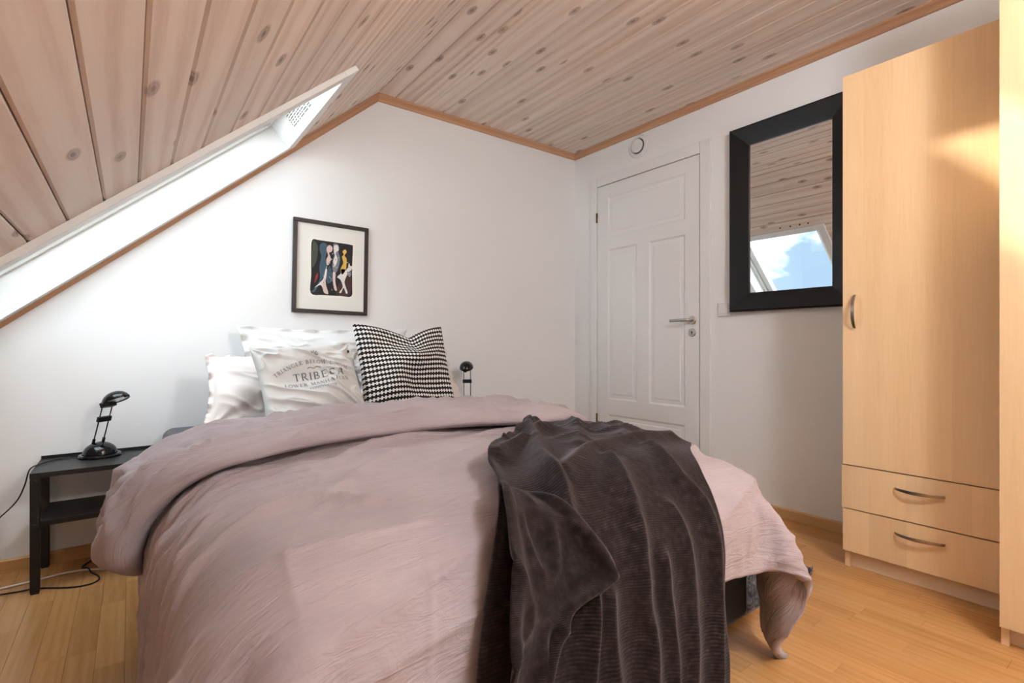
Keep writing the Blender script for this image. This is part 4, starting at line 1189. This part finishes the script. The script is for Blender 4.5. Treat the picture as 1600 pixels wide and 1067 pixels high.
# lettering on the canvas cushion: strokes of a serif alphabet, laid on its front
def arc(cx_, cy_, rx_, ry_, a0, a1, n=8): return [(cx_ + rx_ * math.cos(math.radians(a0 + (a1 - a0) * i / n)), cy_ + ry_ * math.sin(math.radians(a0 + (a1 - a0) * i / n))) for i in range(n + 1)]
TK, TN, SF = 0.15, 0.065, 0.05
def stem_(x, y0=0.0, y1=1.0, w_=TK, s0=True, s1=True):
    r = [([(x, y0), (x, y1)], w_)]
    if s0: r.append(([(x - 0.15, y0 + SF / 2), (x + 0.15, y0 + SF / 2)], SF))
    if s1: r.append(([(x - 0.15, y1 - SF / 2), (x + 0.15, y1 - SF / 2)], SF))
    return r
GL = {'T': (0.85, stem_(0.42, s1=False) + [([(0.05, 0.965), (0.79, 0.965)], TN), ([(0.06, 0.98), (0.06, 0.78)], SF), ([(0.78, 0.98), (0.78, 0.78)], SF)]),
      'R': (0.88, stem_(0.18) + [(arc(0.38, 0.74, 0.25, 0.24, 90, -90), 0.11), ([(0.18, 0.97), (0.38, 0.97)], TN), ([(0.18, 0.5), (0.38, 0.5)], TN), ([(0.42, 0.5), (0.76, 0.02)], TK), ([(0.66, 0.025), (0.88, 0.025)], SF)]),
      'I': (0.42, stem_(0.2)),
      'A': (0.9, [([(0.12, 0.0), (0.44, 1.0)], TN), ([(0.44, 1.0), (0.76, 0.0)], TK), ([(0.24, 0.34), (0.66, 0.34)], TN), ([(0.0, 0.025), (0.24, 0.025)], SF), ([(0.62, 0.025), (0.9, 0.025)], SF)]),
      'N': (0.95, stem_(0.16, w_=TN) + stem_(0.78, w_=TN, s0=False) + [([(0.16, 1.0), (0.78, 0.0)], TK)]),
      'G': (0.95, [(arc(0.48, 0.5, 0.40, 0.48, 50, 320, 16), 0.10), ([(0.80, 0.42), (0.80, 0.10)], TK), ([(0.66, 0.42), (0.94, 0.42)], SF), ([(0.76, 0.95), (0.76, 0.74)], SF)]),
      'L': (0.76, stem_(0.18) + [([(0.18, 0.035), (0.68, 0.035)], TN), ([(0.68, 0.0), (0.68, 0.25)], SF)]),
      'E': (0.78, stem_(0.18) + [([(0.18, 0.035), (0.70, 0.035)], TN), ([(0.18, 0.965), (0.66, 0.965)], TN), ([(0.18, 0.52), (0.54, 0.52)], TN), ([(0.70, 0.0), (0.70, 0.24)], SF), ([(0.66, 1.0), (0.66, 0.78)], SF), ([(0.54, 0.40), (0.54, 0.64)], SF)]),
      'B': (0.85, stem_(0.18) + [(arc(0.38, 0.75, 0.23, 0.22, 90, -90), 0.11), (arc(0.40, 0.27, 0.28, 0.24, 90, -90), 0.12), ([(0.18, 0.97), (0.38, 0.97)], TN), ([(0.18, 0.52), (0.40, 0.52)], TN), ([(0.18, 0.03), (0.40, 0.03)], TN)]),
      'O': (1.0, [(arc(0.48, 0.5, 0.40, 0.47, 0, 360, 20), 0.11)]),
      'W': (1.25, [([(0.08, 1.0), (0.36, 0.0)], TK), ([(0.36, 0.0), (0.62, 1.0)], TN), ([(0.58, 1.0), (0.86, 0.0)], TK), ([(0.86, 0.0), (1.12, 1.0)], TN), ([(0.0, 0.975), (0.22, 0.975)], SF), ([(1.0, 0.975), (1.22, 0.975)], SF)]),
      'C': (0.9, [(arc(0.48, 0.5, 0.40, 0.48, 48, 312, 16), 0.11), ([(0.76, 0.95), (0.76, 0.74)], SF)]),
      'M': (1.12, stem_(0.16, w_=TN) + stem_(0.94, w_=TK) + [([(0.16, 1.0), (0.54, 0.05)], TK), ([(0.54, 0.05), (0.94, 1.0)], TN)]),
      'H': (0.98, stem_(0.18) + stem_(0.78) + [([(0.18, 0.52), (0.78, 0.52)], TN)]),
      '#': (0.7, [([(0.2, 0.05), (0.3, 0.95)], TN), ([(0.42, 0.05), (0.52, 0.95)], TN), ([(0.05, 0.35), (0.62, 0.35)], TN), ([(0.1, 0.65), (0.66, 0.65)], TN)]),
      '1': (0.5, [([(0.25, 0.0), (0.25, 1.0)], TK)]), '0': (0.62, [(arc(0.28, 0.5, 0.22, 0.45, 0, 360, 14), 0.10)]), ' ': (0.5, [])}
def text_on(parent, word, cx_, cy_, size, place, gap=0.06, name='lettering'):
    """word centred at (cx_, cy_); place(x, y) -> list of (u, v); sizes in cushion metres"""
    wid = sum(GL[c][0] + gap for c in word) - gap
    mb = MB(); x = -wid / 2
    for c in word:
        gw, strokes = GL[c]
        for pts, w_ in strokes:
            P2 = []
            for (ax, ay), (bx, by) in zip(pts[:-1], pts[1:]):
                k = max(1, int(math.hypot(bx - ax, by - ay) / 0.2))
                for i in range(k): P2.append((ax + (bx - ax) * i / k, ay + (by - ay) * i / k))
            P2.append(pts[-1])
            L_, R_ = [], []
            for i in range(len(P2)):
                a, b2 = P2[max(i - 1, 0)], P2[min(i + 1, len(P2) - 1)]
                tx, ty = b2[0] - a[0], b2[1] - a[1]; q = math.hypot(tx, ty) or 1
                L_.append((P2[i][0] - ty / q * w_ / 2, P2[i][1] + tx / q * w_ / 2)); R_.append((P2[i][0] + ty / q * w_ / 2, P2[i][1] - tx / q * w_ / 2))
            uv = np.array([place(cx_ + (x + p[0]) * size, cy_ + (p[1] - 0.5) * size) for p in L_ + R_])
            W3 = fcu(uv[:, 0], uv[:, 1], 1, 0.0016)
            n = len(P2)
            mb.add(W3.tolist(), [(i, i + 1, n + i + 1, n + i) for i in range(n - 1)])
        x += gw + gap
    o = mb.build(name, M['ink'], parent)
    return o
CW, CH = 0.41, 0.39
straight = lambda x, y: (x / (CW / 2), y / (CH / 2))
def arched(x, y, R=0.27, y0=0.094):
    a = x / R
    return ((R + y - y0) * math.sin(a) / (CW / 2), (y0 - R + (R + y - y0) * math.cos(a)) / (CH / 2))
def bowed(x, y, R=0.9, y0=-0.004):
    a = x / R
    return ((R - (y - y0)) * math.sin(a) / (CW / 2), (y0 + R - (R - (y - y0)) * math.cos(a)) / (CH / 2))
text_on(cu, 'TRIBECA', 0.022, 0.030, 0.034, straight, 0.10)
text_on(cu, 'TRIANGLE BELOW CANAL', 0.0, 0.094, 0.0175, arched, 0.12)
text_on(cu, 'LOWER MANHATTAN', 0.01, -0.012, 0.0175, bowed, 0.12)
text_on(cu, '#10000000000', 0.022, -0.037, 0.014, straight, 0.06)
# small crown emblem and flourish
em = MB()
def emb(pts, w_=0.004):
    p2 = np.array([straight(x, y) for x, y in pts]); n = len(pts)
    q = np.array([straight(x, y - w_) for x, y in pts])
    W3 = np.concatenate([fcu(p2[:, 0], p2[:, 1], 1, 0.0016), fcu(q[:, 0], q[:, 1], 1, 0.0016)])
    em.add(W3.tolist(), [(i, i + 1, n + i + 1, n + i) for i in range(n - 1)])
emb([(0.005, 0.135), (0.012, 0.150), (0.017, 0.138), (0.022, 0.154), (0.027, 0.138), (0.032, 0.150), (0.039, 0.135)], 0.006)
emb([(0.006, 0.130), (0.038, 0.130)], 0.004)
emb([(-0.02, 0.066), (-0.008, 0.071), (0.006, 0.064), (0.020, 0.071), (0.034, 0.064), (0.048, 0.071), (0.060, 0.066)], 0.003)
tag(em.build('crown_emblem', M['ink'], cu), kind='stuff')
# two small buttons at the cushion's corners
for u_, v_ in ((0.90, 0.74), (-0.86, -0.62)):
    p = fcu(np.array([u_]), np.array([v_]), 1, 0.0)[0]
    MB().lathe([(0.0, -0.002), (0.008, -0.002), (0.008, 0.002), (0.005, 0.0035), (0.0, 0.003)], 14, Matrix.Translation(p) @ Matrix.Rotation(math.radians(62), 4, 'X')).build('button', M['dark'], cu)

# ------------------------------------------------------------------ rug
RX0, RX1, RY0, RY1 = 1.50, 2.15, 0.885, 2.35
rug = thing('shaggy_rug', 'grey shaggy rug on the floor beside the bed', 'rug', ((RX0 + RX1) / 2, (RY0 + RY1) / 2, 0))
M['rug'] = fabric('grey_rug_base', (84, 80, 80), (112, 108, 108), mott=40)
w = Mat('grey_rug_pile', (128, 124, 126), 0.95, 0, 0.1)
w.color(w.ramp(w.noise(w.coords(rand=False), 55.0, 2.0), [(0.3, lin(78, 74, 74)), (0.5, lin(128, 124, 126)), (0.72, lin(176, 172, 174))]))
M['pile'] = w.m
MB().box(RX0, RX1, RY0, RY1, 0.0005, 0.010).build('rug_backing', M['rug'], rug)
rs = np.random.RandomState(4)
nbld = 11000
bx = rs.uniform(RX0, RX1, nbld); by = RY0 + (RY1 - RY0) * rs.uniform(0, 1, nbld) ** 1.8
an = rs.uniform(0, 2 * PI, nbld); ln_ = rs.uniform(0.012, 0.030, nbld); wd3 = rs.uniform(0.002, 0.0042, nbld)
lx, ly = rs.normal(0, 0.009, nbld), rs.normal(0, 0.009, nbld)
V3 = np.zeros((nbld, 4, 3))
for k in range(3):
    V3[:, k, 0] = bx + wd3 * np.cos(an + k * 2.094); V3[:, k, 1] = by + wd3 * np.sin(an + k * 2.094); V3[:, k, 2] = 0.009
V3[:, 3, 0] = bx + lx; V3[:, 3, 1] = by + ly; V3[:, 3, 2] = 0.009 + ln_
i0 = (np.arange(nbld) * 4)[:, None]
F3 = np.concatenate([i0 + np.array([[0, 1, 3]]), i0 + np.array([[1, 2, 3]]), i0 + np.array([[2, 0, 3]])])
me = bpy.data.meshes.new('pile'); me.from_pydata(V3.reshape(-1, 3).tolist(), [], F3.tolist()); me.materials.append(M['pile']); me.update()
tag(obj('pile', me, rug), kind='stuff')

# ------------------------------------------------------------------ cables
def cable(name, label, pts, r, mat):
    P = curve_rows(pts, np.linspace(0, 1, len(pts) * 10))
    return tag(MB().tube([tuple(p) for p in P], r, 8).build(name, mat, smooth=True), label, 'cable')
#--SOFT-END--

cable('extension_cable', 'white cable lying on the floor under the nightstand', [(-0.62, 2.66, 0.0042), (-0.417, 2.637, 0.0042), (-0.384, 2.636, 0.0042), (-0.281, 2.648, 0.0042), (-0.208, 2.663, 0.0042), (-0.14, 2.65, 0.0042), (-0.078, 2.612, 0.0042), (-0.017, 2.58, 0.0042), (0.06, 2.54, 0.0042), (0.20, 2.52, 0.0042)], 0.0040, M['cable_white'])
cable('power_cable', 'black cable looping over the floor under the nightstand', [(-0.62, 2.60, 0.0035), (-0.409, 2.582, 0.0035), (-0.324, 2.567, 0.0035), (-0.272, 2.560, 0.0035), (-0.177, 2.497, 0.0035), (-0.122, 2.487, 0.0035), (-0.097, 2.513, 0.0035), (-0.1, 2.556, 0.0040), (-0.122, 2.61, 0.0035), (-0.135, 2.645, 0.0122), (-0.155, 2.69, 0.0035), (-0.147, 2.721, 0.0035), (-0.115, 2.766, 0.0035), (-0.05, 2.79, 0.0035), (0.08, 2.79, 0.0035)], 0.0028, M['cable_black'])
P = curve_rows([(-0.165, 2.74, NZ + 0.010), (-0.20, 2.752, NZ + 0.004), (-0.245, 2.735, NZ + 0.0035), (-0.280, 2.67, NZ + 0.0035), (-0.302, 2.62, NZ - 0.004), (-0.315, 2.61, 0.38), (-0.34, 2.62, 0.32), (-0.40, 2.65, 0.25), (-0.50, 2.69, 0.14), (-0.58, 2.72, 0.03), (-0.66, 2.74, 0.004)], np.linspace(0, 1, 120))
MB().tube([tuple(p) for p in P], 0.0024, 8).build('power_cord', M['cable_black'], lamp1, smooth=True)
